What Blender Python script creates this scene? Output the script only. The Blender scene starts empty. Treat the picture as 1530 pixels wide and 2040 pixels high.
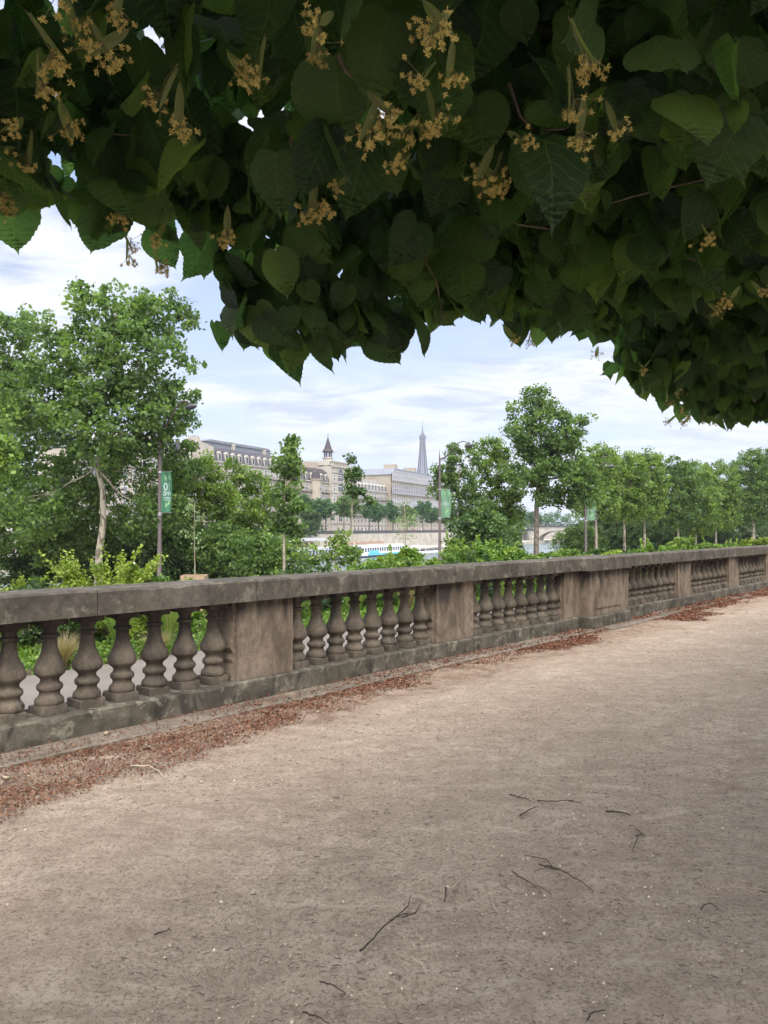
import bpy, math, random
import numpy as np
from mathutils import Vector, noise as mnoise
random.seed(7); RNG = np.random.default_rng(11)
R = math.radians
scene = bpy.context.scene
COL = scene.collection
EYE = 1.5; FPX = 1533.0; HOR = 1052.0
CA, SA = math.cos(R(49.4)), math.sin(R(49.4))        # terrace frame: s runs along the balustrade, n towards the river
CF, SF = math.cos(R(64.4)), math.sin(R(64.4))        # far bank frame
def B(s, n, z=0.0): return (s*CA - n*SA, s*SA + n*CA, z)
def F(t, m, z=0.0): return (t*CF - m*SF, t*SF + m*CF, z)
def at(px, py, Y): return ((px-765)/FPX*Y, Y, EYE-(py-HOR)/FPX*Y)

# ------------------------------------------------------------------ helpers
class MB:
    def __init__(s): s.v = []; s.f = []; s.m = []; s.cur = 0
    def add(s, vs, fs):
        o = len(s.v); s.v += [tuple(v) for v in vs]
        s.f += [tuple(i+o for i in f) for f in fs]; s.m += [s.cur]*len(fs); return s
    def box(s, x0, x1, y0, y1, z0, z1):
        return s.add([(x0,y0,z0),(x1,y0,z0),(x1,y1,z0),(x0,y1,z0),(x0,y0,z1),(x1,y0,z1),(x1,y1,z1),(x0,y1,z1)],
              [(0,3,2,1),(4,5,6,7),(0,1,5,4),(1,2,6,5),(2,3,7,6),(3,0,4,7)])
    def bevbox(s, x0, x1, y0, y1, z0, z1, b):
        # box with all vertical and top edges chamfered
        r = [(x0+b,y0),(x1-b,y0),(x1,y0+b),(x1,y1-b),(x1-b,y1),(x0+b,y1),(x0,y1-b),(x0,y0+b)]
        cx, cy = (x0+x1)/2, (y0+y1)/2
        def ring(z, d): return [(x-(b*d if x > cx else -b*d), y-(b*d if y > cy else -b*d), z) for x, y in r]
        vs = ring(z0, .0)+ring(z1-b, .0)+ring(z1, .9)
        fs = []
        for k in (0, 8):
            for i in range(8): fs.append((k+i, k+(i+1)%8, k+8+(i+1)%8, k+8+i))
        fs.append(tuple(range(16, 24))); fs.append(tuple(reversed(range(8))))
        return s.add(vs, fs)
    def worn(s, x0, x1, y0, y1, z0, z1, b, amp=.004, chip=.02, seed=0., step=.05):
        # slab along x whose arrises are rubbed and chipped
        n = max(2, int((x1-x0)/step)); vs = []; fs = []; P = [(y0,z0),(y0,(z0+z1)/2),(y0,z1-b),(y0+b,z1),((y0+y1)/2,z1),(y1-b,z1),(y1,z1-b),(y1,z0)]; k = len(P)
        for i in range(n+1):
            x = x0+(x1-x0)*i/n; e = min(i, n-i)
            for j, (y, z) in enumerate(P):
                a = mnoise.noise((x*6+seed, j*1.7, seed)); c = max(0, mnoise.noise((x*4.1+seed*2, 3.3, 8+seed))-.28)*chip*4
                if e == 0: c += .006
                if j == 2: y += amp*a*.6+c*.25; z -= abs(a)*amp+c
                elif j == 3: y += abs(a)*amp+c*.9; z -= c*.1
                elif j == 1: y += a*amp*.7
                vs.append((x, y, z))
        for i in range(n):
            for j in range(k-1): fs.append((i*k+j, (i+1)*k+j, (i+1)*k+j+1, i*k+j+1))
        fs.append(tuple(range(k))); fs.append(tuple(reversed(range(n*k, n*k+k))))
        return s.add(vs, fs)
    def lathe(s, prof, cx=0, cy=0, z0=0, seg=16, caps=True):
        vs = []; fs = []
        for r, z in prof:
            for k in range(seg):
                a = 2*math.pi*k/seg; vs.append((cx+r*math.cos(a), cy+r*math.sin(a), z0+z))
        for i in range(len(prof)-1):
            for k in range(seg):
                fs.append((i*seg+k, i*seg+(k+1)%seg, (i+1)*seg+(k+1)%seg, (i+1)*seg+k))
        if caps:
            fs.append(tuple(reversed(range(seg)))); n = len(prof)-1
            fs.append(tuple(n*seg+k for k in range(seg)))
        return s.add(vs, fs)
    def tube(s, pts, rad, seg=6):
        P = [Vector(p) for p in pts]; n = len(P)
        if not isinstance(rad, (list, tuple)): rad = [rad]*n
        vs = []; fs = []; ref = Vector((.31, .52, .8)).normalized()
        for i in range(n):
            d = (P[min(i+1, n-1)]-P[max(i-1, 0)])
            if d.length < 1e-6: d = Vector((0,0,1))
            d.normalize(); a = d.cross(ref)
            if a.length < 1e-3: a = d.cross(Vector((1,0,0)))
            a.normalize(); b = d.cross(a)
            for k in range(seg):
                w = 2*math.pi*k/seg; vs.append(tuple(P[i]+(a*math.cos(w)+b*math.sin(w))*rad[i]))
        for i in range(n-1):
            for k in range(seg):
                fs.append((i*seg+k, i*seg+(k+1)%seg, (i+1)*seg+(k+1)%seg, (i+1)*seg+k))
        fs.append(tuple(reversed(range(seg)))); fs.append(tuple((n-1)*seg+k for k in range(seg)))
        return s.add(vs, fs)
    def prism(s, poly, y0, y1):       # poly in (x,z), extruded along y
        n = len(poly)
        vs = [(x, y0, z) for x, z in poly]+[(x, y1, z) for x, z in poly]
        fs = [tuple(range(n)), tuple(reversed(range(n, 2*n)))]
        for i in range(n): j = (i+1) % n; fs.append((i, n+i, n+j, j))
        return s.add(vs, fs)
    def build(s, name, mats, parent=None, smooth=False, loc=None, rot=0):
        me = bpy.data.meshes.new(name); me.from_pydata(s.v, [], s.f)
        if not isinstance(mats, (list, tuple)): mats = [mats]
        for m in mats: me.materials.append(m)
        if len(mats) > 1: me.polygons.foreach_set('material_index', s.m)
        if smooth: me.polygons.foreach_set('use_smooth', [True]*len(me.polygons))
        import bmesh
        bm = bmesh.new(); bm.from_mesh(me); bmesh.ops.recalc_face_normals(bm, faces=bm.faces); bm.to_mesh(me); bm.free()
        me.update()
        return link(name, me, parent, loc, rot)
def link(name, me, parent=None, loc=None, rot=0):
    o = bpy.data.objects.new(name, me); COL.objects.link(o)
    if parent is not None: o.parent = parent
    if loc is not None: o.location = loc
    if rot: o.rotation_euler = (0, 0, rot)
    return o
def tag(o, label=None, cat=None, group=None, kind=None):
    if label: o['label'] = label
    if cat: o['category'] = cat
    if group: o['group'] = group
    if kind: o['kind'] = kind
    return o
def empty(name, loc, rz, label, cat, group=None):
    o = bpy.data.objects.new(name, None); COL.objects.link(o); o.location = loc; o.rotation_euler = (0, 0, rz)
    o.empty_display_size = .2
    return tag(o, label, cat, group)
def kids(o): return [c for c in COL.objects if c.parent is o]
def copy_tree(o, parent=None):
    c = o.copy(); COL.objects.link(c)
    if parent is not None: c.parent = parent
    for ch in list(o.children): copy_tree(ch, c)
    return c
def np_mesh(name, V, Fq, mat, parent=None, var=None, uv=None, smooth=False):
    """V (n,3); Fq (k,c) all faces same size; var per-vertex float; uv per-vertex (n,2)"""
    me = bpy.data.meshes.new(name); n = len(V); k, c = Fq.shape
    me.vertices.add(n); me.vertices.foreach_set('co', V.astype(np.float32).ravel())
    me.loops.add(k*c); me.loops.foreach_set('vertex_index', Fq.astype(np.int32).ravel())
    me.polygons.add(k); me.polygons.foreach_set('loop_start', np.arange(0, k*c, c, dtype=np.int32))
    me.update(calc_edges=True)
    if smooth: me.polygons.foreach_set('use_smooth', np.ones(k, dtype=bool))
    if var is not None:
        a = me.attributes.new('var', 'FLOAT', 'POINT'); a.data.foreach_set('value', var.astype(np.float32))
    if uv is not None:
        a = me.attributes.new('luv', 'FLOAT_VECTOR', 'POINT')
        a.data.foreach_set('vector', np.c_[uv, np.zeros(len(uv))].astype(np.float32).ravel())
    me.materials.append(mat)
    return link(name, me, parent)

# ------------------------------------------------------------------ materials
def newmat(name):
    m = bpy.data.materials.new(name); m.use_nodes = True; nt = m.node_tree; nt.nodes.clear()
    out = nt.nodes.new('ShaderNodeOutputMaterial'); return m, nt, out
class G:
    def __init__(s, nt): s.nt = nt
    def n(s, t, **k):
        x = s.nt.nodes.new(t)
        for a, b in k.items(): setattr(x, a, b)
        return x
    def l(s, a, b): s.nt.links.new(a, b)
    def noise(s, vec, scale, det=4, rough=.6, dist=0):
        x = s.n('ShaderNodeTexNoise'); x.inputs['Scale'].default_value = scale; x.inputs['Detail'].default_value = det
        x.inputs['Roughness'].default_value = rough; x.inputs['Distortion'].default_value = dist
        if vec is not None: s.l(vec, x.inputs['Vector'])
        return x.outputs['Fac']
    def ramp(s, fac, stops, interp='LINEAR'):
        x = s.n('ShaderNodeValToRGB'); x.color_ramp.interpolation = interp; e = x.color_ramp.elements
        while len(e) < len(stops): e.new(.5)
        for i, (p, c) in enumerate(stops):
            e[i].position = p; e[i].color = (c, c, c, 1) if isinstance(c, (int, float)) else (*c, 1)
        s.l(fac, x.inputs['Fac']); return x.outputs['Color']
    def math(s, op, a, b=None, clamp=False):
        x = s.n('ShaderNodeMath', operation=op); x.use_clamp = clamp
        for i, v in enumerate((a, b)):
            if v is None: continue
            if isinstance(v, (int, float)): x.inputs[i].default_value = v
            else: s.l(v, x.inputs[i])
        return x.outputs[0]
    def mix(s, fac, a, b, mode='MIX'):
        x = s.n('ShaderNodeMix', data_type='RGBA', blend_type=mode)
        for sock, v in ((x.inputs['Factor'], fac), (x.inputs['A'], a), (x.inputs['B'], b)):
            if isinstance(v, (int, float)): sock.default_value = v if sock.type == 'VALUE' else (v, v, v, 1)
            elif isinstance(v, tuple): sock.default_value = (*v, 1)
            else: s.l(v, sock)
        return x.outputs['Result']
    def mapping(s, vec, sc=(1,1,1), loc=(0,0,0), rot=(0,0,0)):
        x = s.n('ShaderNodeMapping'); x.inputs['Scale'].default_value = sc; x.inputs['Location'].default_value = loc; x.inputs['Rotation'].default_value = rot
        s.l(vec, x.inputs['Vector']); return x.outputs['Vector']
    def obj(s): return s.n('ShaderNodeTexCoord').outputs['Object']
    def geo(s): return s.n('ShaderNodeNewGeometry').outputs['Position']
    def bump(s, h, strength=.5, dist=.01, normal=None):
        x = s.n('ShaderNodeBump'); x.inputs['Strength'].default_value = strength; x.inputs['Distance'].default_value = dist
        s.l(h, x.inputs['Height'])
        if normal is not None: s.l(normal, x.inputs['Normal'])
        return x.outputs['Normal']
    def bsdf(s, out, col, rough=.8, spec=.3, normal=None, metal=0):
        x = s.n('ShaderNodeBsdfPrincipled')
        if isinstance(col, tuple): x.inputs['Base Color'].default_value = (*col, 1)
        else: s.l(col, x.inputs['Base Color'])
        if isinstance(rough, (int, float)): x.inputs['Roughness'].default_value = rough
        else: s.l(rough, x.inputs['Roughness'])
        x.inputs['Specular IOR Level'].default_value = spec; x.inputs['Metallic'].default_value = metal
        if normal is not None: s.l(normal, x.inputs['Normal'])
        if out is not None: s.l(x.outputs[0], out.inputs['Surface'])
        return x
def plain(name, col, rough=.7, metal=0, var=.15, scale=3.0, spec=.3):
    m, nt, out = newmat(name); g = G(nt)
    f = g.noise(g.obj(), scale, 5, .65)
    c = g.mix(g.ramp(f, [(.3, 0.), (.7, 1.)]), tuple(x*(1-var) for x in col), tuple(min(1, x*(1+var)) for x in col))
    g.bsdf(out, c, rough, spec, None, metal); return m

def leafmat(name, dark, mid, light, trans=.35, rough=.5, tcol=None, spec=.35):
    m, nt, out = newmat(name); g = G(nt)
    a = g.n('ShaderNodeAttribute', attribute_name='var').outputs['Fac']
    c = g.ramp(a, [(0., dark), (.5, mid), (1., light)])
    b = g.bsdf(None, c, rough, spec)
    t = g.n('ShaderNodeBsdfTranslucent')
    tc = g.mix(1.0, c, tcol or (1.5, 1.6, .7), 'MULTIPLY'); g.l(tc, t.inputs['Color'])
    mx = g.n('ShaderNodeMixShader'); mx.inputs[0].default_value = trans
    g.l(b.outputs[0], mx.inputs[1]); g.l(t.outputs[0], mx.inputs[2]); g.l(mx.outputs[0], out.inputs['Surface'])
    return m

M = {}
M['plane_leaf'] = leafmat('plane_leaf', (.03,.055,.018), (.105,.175,.045), (.20,.29,.075), .42)
M['young_leaf'] = leafmat('young_leaf', (.04,.07,.018), (.145,.225,.045), (.25,.34,.075), .42)
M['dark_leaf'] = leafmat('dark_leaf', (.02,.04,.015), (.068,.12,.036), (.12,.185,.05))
M['yellow_leaf'] = leafmat('yellow_leaf', (.07,.11,.016), (.16,.225,.03), (.29,.36,.055))
M['shrub_leaf'] = leafmat('shrub_leaf', (.05,.11,.02), (.11,.20,.03), (.24,.30,.05))
M['pale_leaf'] = leafmat('pale_leaf', (.12,.17,.08), (.18,.25,.11), (.28,.34,.17))
M['far_leaf'] = leafmat('far_leaf', (.035,.085,.035), (.06,.13,.045), (.10,.19,.06))
M['grass_blade'] = leafmat('grass_blade', (.08,.16,.03), (.16,.28,.05), (.36,.36,.13))
M['straw'] = leafmat('straw', (.17,.13,.07), (.25,.20,.11), (.34,.28,.17))

def linden():
    m, nt, out = newmat('linden_leaf'); g = G(nt)
    a = g.n('ShaderNodeAttribute', attribute_name='var').outputs['Fac']
    uv = g.n('ShaderNodeAttribute', attribute_name='luv').outputs['Vector']
    sp = g.n('ShaderNodeSeparateXYZ'); g.l(uv, sp.inputs[0])
    ax = g.math('ABSOLUTE', sp.outputs[0])
    mid = g.math('LESS_THAN', ax, .012)
    q = g.math('FRACT', g.math('MULTIPLY', g.math('SUBTRACT', sp.outputs[1], g.math('MULTIPLY', ax, .75)), 7.0))
    side = g.math('LESS_THAN', g.math('ABSOLUTE', g.math('SUBTRACT', q, .5)), .05)
    vein = g.math('MAXIMUM', mid, side)
    c = g.ramp(a, [(0., (.016,.032,.020)), (.5, (.034,.060,.029)), (1., (.082,.115,.042))])
    blot = g.noise(g.obj(), 60, 3)
    c = g.mix(g.ramp(blot, [(.62, 0.), (.72, .35)]), c, (.12,.10,.04))
    c2 = g.mix(g.math('MULTIPLY', vein, .2), c, (.12,.17,.07))
    hgt = g.math('SUBTRACT', g.math('MULTIPLY', g.math('ABSOLUTE', g.math('SUBTRACT', q, .5)), 1.0), g.math('MULTIPLY', vein, .4))
    nb = g.bump(hgt, .3, .004)
    b = g.bsdf(None, c2, .55, .3, nb)
    t = g.n('ShaderNodeBsdfTranslucent'); g.l(g.mix(1., c2, (2.9, 3.6, 1.4), 'MULTIPLY'), t.inputs['Color'])
    mx = g.n('ShaderNodeMixShader'); mx.inputs[0].default_value = .5
    g.l(b.outputs[0], mx.inputs[1]); g.l(t.outputs[0], mx.inputs[2]); g.l(mx.outputs[0], out.inputs['Surface'])
    return m
M['linden_leaf'] = linden()

def stone(name, dark, mid, light, stain=.5, lichen=0., scale=1.0, streak=True, drip=False):
    m, nt, out = newmat(name); g = G(nt)
    P = g.geo()
    n1 = g.noise(P, 2.2*scale, 6, .65, .4); n2 = g.noise(P, 14*scale, 5, .7); n3 = g.noise(P, 90, 3, .7)
    c = g.ramp(n1, [(.3, dark), (.5, mid), (.72, light)])
    c = g.mix(g.ramp(n2, [(.35, .55), (.6, 0.)]), c, tuple(x*.55 for x in mid))
    if streak:
        st = g.noise(g.mapping(P, (3, 3, 1.3)), 1.5, 7, .68, 1.1)
        c = g.mix(g.ramp(st, [(.47, 0.), (.62, stain)]), c, (.022,.020,.018))
    if drip:
        z = g.n('ShaderNodeSeparateXYZ'); g.l(P, z.inputs[0])
        dn = g.noise(g.mapping(P, (1,1,.18)), 4.2, 5, .6, .4)
        dm_ = g.math('ADD', g.math('MULTIPLY', z.outputs[2], .75), dn)
        c = g.mix(g.ramp(dm_, [(.98, 0.), (1.0, .0)]) if False else g.math('MULTIPLY', g.math('SUBTRACT', dm_, .98, True), 6., True), c, (.035,.030,.026))
    if lichen:
        l1 = g.noise(P, 7, 6, .72, .3)
        c = g.mix(g.ramp(l1, [(.56, 0.), (.62, lichen)]), c, (.27,.25,.19))
        l2 = g.noise(g.mapping(P, (1,1,1), (5,3,1)), 9, 6, .72, .3)
        c = g.mix(g.ramp(l2, [(.6, 0.), (.68, .6)]), c, (.05,.055,.03))
    c = g.mix(g.ramp(n3, [(.3, .35), (.55, 0.)]), c, tuple(x*.4 for x in mid))
    h = g.math('ADD', g.math('MULTIPLY', n2, .7), g.math('MULTIPLY', n3, .3))
    pit = g.ramp(g.noise(P, 38, 4, .6), [(.28, 0.), (.42, 1.)])
    h = g.math('ADD', h, g.math('MULTIPLY', pit, .25))
    g.bsdf(out, c, .92, .15, g.bump(h, .7, .012)); return m
M['stone'] = stone('weathered_stone', (.065,.052,.04), (.115,.093,.071), (.17,.137,.105), .55, drip=True)
M['pier'] = stone('pier_stone', (.12,.09,.067), (.185,.142,.105), (.25,.198,.15), .45, drip=True)
M['cope'] = stone('coping_stone', (.055,.047,.038), (.095,.082,.066), (.145,.127,.105), .5, .3)
M['plinth'] = stone('plinth_stone', (.055,.048,.037), (.10,.087,.067), (.19,.165,.13), .75, .5)
M['kerb'] = stone('kerb_stone', (.12,.098,.076), (.175,.145,.115), (.24,.20,.16), .2, .2, 1, False)

def ground():
    m, nt, out = newmat('compacted_sand'); g = G(nt); P = g.geo()
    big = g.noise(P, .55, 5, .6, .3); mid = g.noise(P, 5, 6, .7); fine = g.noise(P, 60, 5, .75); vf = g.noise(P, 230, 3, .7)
    c = g.ramp(big, [(.32, (.40,.31,.232)), (.55, (.49,.39,.298)), (.72, (.56,.455,.35))])
    c = g.mix(g.ramp(g.noise(P, 21, 4, .7), [(.36, .42), (.52, 0.)]), g.mix(g.ramp(mid, [(.35, .6), (.6, 0.)]), c, (.31,.235,.175)), (.22,.165,.12))
    c = g.mix(g.ramp(fine, [(.40, .75), (.50, 0.)]), c, (.17,.125,.09))  # crevice shading and dirt painted into the colour of the fine hollows
    c = g.mix(g.ramp(vf, [(.57, 0.), (.67, .7)]), c, (.66,.56,.46))
    scuff = g.noise(g.mapping(P, (1,2.6,1), (0,0,0), (0,0,R(-40))), 2.2, 6, .68, 1.4)
    c = g.mix(g.ramp(scuff, [(.36, .5), (.52, 0.)]), c, (.27,.205,.155))
    c = g.mix(g.ramp(scuff, [(.56, 0.), (.68, .35)]), c, (.60,.50,.40))
    v = g.n('ShaderNodeTexVoronoi'); v.inputs['Scale'].default_value = 55; g.l(P, v.inputs['Vector'])
    peb = g.ramp(v.outputs['Distance'], [(.12, 1.), (.3, 0.)])
    sel = g.ramp(g.noise(P, 18, 2), [(.52, 0.), (.6, 1.)])
    peb = g.math('MULTIPLY', peb, sel)
    c = g.mix(g.math('MULTIPLY', peb, .45), c, (.46,.40,.34))
    # rust-brown crumbs trodden into the sand along the kerb
    S = g.mapping(P, (1,1,1), (0,0,0), (0,0,-R(49.4))); sx = g.n('ShaderNodeSeparateXYZ'); g.l(S, sx.inputs[0])
    nn = g.math('ADD', sx.outputs[1], g.math('MULTIPLY', g.noise(P, 1.1, 5, .7), 1.6))
    k = g.ramp(g.math('SUBTRACT', nn, 4.9), [(.0, 0.), (.35, .8)])
    k = g.math('MULTIPLY', k, g.math('LESS_THAN', sx.outputs[1], 5.3))
    c = g.mix(g.math('MULTIPLY', k, g.ramp(mid, [(.42, .1), (.58, .85)])), c, (.15,.082,.055))
    w = g.n('ShaderNodeTexNoise'); w.inputs['Scale'].default_value = 2.6; w.inputs['Detail'].default_value = 6; w.inputs['Distortion'].default_value = 1.2
    g.l(P, w.inputs['Vector'])
    h = g.math('ADD', g.math('MULTIPLY', fine, .8), g.math('MULTIPLY', g.math('ADD', mid, w.outputs['Fac']), 1.1))
    h = g.math('ADD', h, g.math('ADD', g.math('MULTIPLY', peb, .35), g.math('MULTIPLY', vf, .15)))
    g.bsdf(out, c, .95, .1, g.bump(h, 1.0, .035)); return m
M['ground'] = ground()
M['pave'] = plain('pale_pavement', (.145,.125,.108), .9, 0, .12, 2)
M['soil'] = plain('soil', (.10,.08,.055), .95, 0, .4, 4)
M['asphalt'] = plain('asphalt', (.10,.10,.105), .9, 0, .2, 1)
M['quaystone'] = plain('quay_stone', (.36,.33,.28), .9, 0, .2, .3)
M['bank'] = plain('bank_ground', (.24,.22,.19), .9, 0, .25, .2)
def bark(name, a, b, sc):
    m, nt, out = newmat(name); g = G(nt); P = g.geo()
    n = g.noise(g.mapping(P, (1,1,.45)), sc, 4, .6, .5)
    g.bsdf(out, g.ramp(n, [(.42, a), (.5, b)]), .85, .2, g.bump(n, .5, .02)); return m
M['plane_bark'] = bark('plane_bark', (.11,.09,.065), (.30,.265,.20), 4.5)
M['bark'] = bark('dark_bark', (.08,.065,.05), (.15,.125,.10), 6)
M['young_bark'] = bark('young_bark', (.22,.18,.13), (.30,.26,.20), 6)
M['twig'] = plain('dry_twig', (.045,.031,.024), .8, 0, .3, 30)
M['paletwig'] = plain('pale_twig', (.36,.29,.21), .8, 0, .2, 30)
M['lamp'] = plain('lamp_paint', (.10,.075,.075), .5, 0, .12, 2)
M['lamphead'] = plain('lamp_head_paint', (.07,.07,.08), .4, 0, .1, 2)
M['clamp'] = plain('steel_clamp', (.5,.5,.5), .4, .8)
M['banner'] = plain('green_banner', (.05,.15,.085), .7, 0, .12, 1.2)
M['banner2'] = plain('light_green_banner', (.13,.24,.145), .7, 0, .12, 1.2)
M['bannertext'] = plain('banner_print', (.36,.44,.42), .7, 0, .03)
M['bannerleaf'] = plain('banner_leaf_print', (.19,.34,.17), .7, 0, .05)
M['wood'] = plain('raw_planks', (.30,.21,.13), .8, 0, .2, 8)
M['glass'] = plain('window_glass', (.05,.06,.075), .12, 0, .3, .5, .6)
M['cream'] = plain('cream_limestone', (.33,.295,.25), .9, 0, .12, .35)
M['cream2'] = plain('honey_limestone', (.31,.265,.21), .9, 0, .15, .4)
M['trim'] = plain('pale_stone_trim', (.36,.33,.285), .9, 0, .1, .5)
M['slate'] = plain('slate_roof', (.06,.056,.066), .6, 0, .25, .8)
M['slate2'] = plain('brown_slate_roof', (.055,.045,.047), .7, 0, .25, .8)
M['zinc'] = plain('zinc_roof', (.17,.18,.205), .5, 0, .12, .4)
M['frame'] = plain('white_window_frame', (.62,.60,.56), .6)
M['iron'] = plain('dark_iron', (.05,.05,.055), .5)
M['netting'] = plain('scaffold_netting', (.19,.185,.215), .8, 0, .18, .22)
M['netband'] = plain('pale_scaffold_netting', (.27,.265,.29), .8, 0, .15, .3)
M['tower'] = plain('tower_iron', (.075,.065,.085), .7, 0, .05)
M['white'] = plain('white_paint', (.78,.78,.77), .35, 0, .04)
M['sky_blue'] = plain('sky_blue_paint', (.12,.45,.72), .35, 0, .08)
M['navy'] = plain('navy_hull', (.02,.03,.06), .4)
M['canvas'] = plain('brown_canvas', (.20,.13,.09), .85, 0, .15)
M['grey_canvas'] = plain('grey_canvas', (.42,.43,.45), .8, 0, .1)

# ------------------------------------------------------------------ foliage builders
def rhomb_leaves(C, size, var, up=.35, droop=0.):
    """C (n,3) leaf centres -> folded leaf-shaped quads"""
    n = len(C)
    N = RNG.normal(size=(n,3)); N[:,2] += up*1.5; N /= np.linalg.norm(N, axis=1)[:,None]
    T = RNG.normal(size=(n,3)); T[:,2] -= droop; T -= (T*N).sum(1)[:,None]*N; T /= np.linalg.norm(T, axis=1)[:,None]
    S = np.cross(N, T); L = (size*RNG.uniform(.65, 1.25, n))[:,None]
    a = C-T*L*.5; b = C+S*L*.42-T*L*.05+N*L*.12; c = C+T*L*.55; d = C-S*L*.42-T*L*.05+N*L*.12
    V = np.stack([a,b,c,d], 1).reshape(-1,3); Fq = np.arange(4*n).reshape(-1,4)
    return V, Fq, np.repeat(var, 4)
def clump_points(lobes, nclump, per, rc, shell=.5):
    """lobes: (x,y,z,rx,ry,rz)"""
    L = np.array(lobes, float); w = L[:,3]*L[:,5]*L[:,4]**.5; w /= w.sum()
    idx = RNG.choice(len(L), nclump, p=w); d = RNG.normal(size=(nclump,3)); d /= np.linalg.norm(d, axis=1)[:,None]
    r = RNG.uniform(shell, 1.0, nclump)**.7
    c = L[idx,:3]+d*L[idx,3:]*r[:,None]
    cv = RNG.normal(0, .17, nclump)
    k = np.repeat(np.arange(nclump), per); n = len(k)
    e = RNG.normal(size=(n,3)); e /= np.linalg.norm(e, axis=1)[:,None]
    q = RNG.uniform(0,1,n)**.45
    rr = rc*RNG.uniform(.55, 1.35, nclump)
    P = c[k]+e*(q*rr[k])[:,None]*np.array([1,1,.75])
    var = np.clip(.42+cv[k]+RNG.normal(0,.15,n), 0, 1)
    return P, var
def limb(mb, p0, p1, r0, r1, bend=.12, seg=6, n=6):
    p0, p1 = Vector(p0), Vector(p1); L = (p1-p0).length
    pts = []; rs = []
    o = Vector([random.uniform(-1,1) for _ in range(3)])*L*bend
    for i in range(n+1):
        f = i/n; pts.append(p0.lerp(p1, f)+o*math.sin(f*math.pi)+Vector([random.uniform(-1,1) for _ in range(3)])*L*.015*(0<i<n)); rs.append(r0+(r1-r0)*f)
    mb.tube(pts, rs, seg); return pts
GROUP_TREES = 'trees lining the street beyond the balustrade'
def pxtree(name, label, Y, lobes, trunk, tr, mat, leaf=.2, dens=1.0, rc=.55, per=46, bark='plane_bark', gz=-3.0, group=None, cat='tree', depth=1.0, shell=.35, limbs=True, up=.35):
    """lobes (px,py,rx,ry) measured on the photo and placed at Y metres; trunk = list of (px,py)"""
    k = Y/FPX; tx = (trunk[0][0]-765)*k
    root = empty(name, (tx, Y, gz), 0, label, cat, group)
    W = []
    for l in lobes:
        px, py, rx, ry = l[:4]; dy = l[4] if len(l) > 4 else random.uniform(-.25,.25)*rx*k
        x, y, z = at(px, py, Y); rmean = (rx*ry)**.5*k*depth
        W.append((x-tx, dy, z-gz, rx*k, rmean, ry*k))
    area = sum(a[3]*a[5]*math.pi for a in W)
    ncl = max(6, int(dens*area*5.2/(rc*rc*math.pi)))
    P, var = clump_points(W, ncl, per, rc, shell)
    V, Fq, vv = rhomb_leaves(P, leaf, var, up)
    np_mesh('crown', V, Fq, M[mat], root, vv)
    mb = MB(); pts = []
    for px, py in trunk:
        x, y, z = at(px, py, Y); pts.append((x-tx, 0, z-gz))
    if pts[0][2] > 0.05: pts.insert(0, (pts[0][0]*.5, 0, -.1))
    # resample the trunk smoothly
    rs = [tr*(1-.72*i/(len(pts)-1)) for i in range(len(pts))]; rs[0] *= 1.25
    mb.tube(pts, rs, 9)
    if limbs:
        for i, w in enumerate(W):
            c = Vector(w[:3])
            best = min(range(max(1, len(pts)//2), len(pts)), key=lambda j: (Vector(pts[j])-c).length+ (5 if pts[j][2] > c.z else 0))
            r = rs[best]*.4
            e = limb(mb, pts[best], c, r, r*.3, .12)
            for _ in range(3):
                d = Vector([random.gauss(0,1) for _ in range(3)]).normalized(); d.z = abs(d.z)*.7
                q = c+Vector((d.x*w[3], d.y*w[4], d.z*w[5]))*.75
                limb(mb, e[3+random.randint(0,2)], q, r*.35, r*.1, .1, 5, 4)
    mb.build('trunk', M[bark], root, True)
    return root

# ------------------------------------------------------------------ camera, light, sky
cam = bpy.data.cameras.new('camera'); co = bpy.data.objects.new('camera', cam); COL.objects.link(co)
cam.sensor_fit = 'VERTICAL'; cam.sensor_height = 36.0; cam.lens = 36.0*FPX/2040.0
cam.clip_start = .05; cam.clip_end = 9000
co.location = (0, 0, EYE); co.rotation_euler = (R(90)+math.atan((HOR-1020)/FPX), 0, 0)
scene.camera = co
SUN_EL, SUN_AZ = R(56), R(168)       # azimuth clockwise from +Y: sun high behind the camera
sl = bpy.data.lights.new('sun', 'SUN'); sl.energy = 2.0; sl.angle = R(24); sl.color = (1., .95, .88)
so = bpy.data.objects.new('sun', sl); COL.objects.link(so)
sd = Vector((math.sin(SUN_AZ)*math.cos(SUN_EL), math.cos(SUN_AZ)*math.cos(SUN_EL), math.sin(SUN_EL)))
so.rotation_euler = sd.to_track_quat('Z', 'Y').to_euler(); so.location = (0, 0, 30)
w = bpy.data.worlds.new('World'); scene.world = w; w.use_nodes = True; nt = w.node_tree; nt.nodes.clear(); g = G(nt)
wo = g.n('ShaderNodeOutputWorld'); bg = g.n('ShaderNodeBackground'); bg.inputs['Strength'].default_value = .12
sky = g.n('ShaderNodeTexSky'); sky.sky_type = 'NISHITA'; sky.sun_disc = False; sky.sun_elevation = SUN_EL; sky.sun_rotation = SUN_AZ
sky.air_density = 1.0; sky.dust_density = 1.2; sky.ozone_density = 1.5
tc = g.n('ShaderNodeTexCoord').outputs['Generated']
sp = g.n('ShaderNodeSeparateXYZ'); g.l(tc, sp.inputs[0])
den = g.math('ADD', g.math('MAXIMUM', sp.outputs[2], 0.), .16)
cb = g.n('ShaderNodeCombineXYZ'); g.l(g.math('DIVIDE', sp.outputs[0], den), cb.inputs[0]); g.l(g.math('DIVIDE', sp.outputs[1], den), cb.inputs[1])
cl = g.noise(g.mapping(cb.outputs[0], (1.0, 1.15, 1), (3.1, .7, 0), (0,0,.3)), 1.15, 8, .56, .5)
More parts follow.
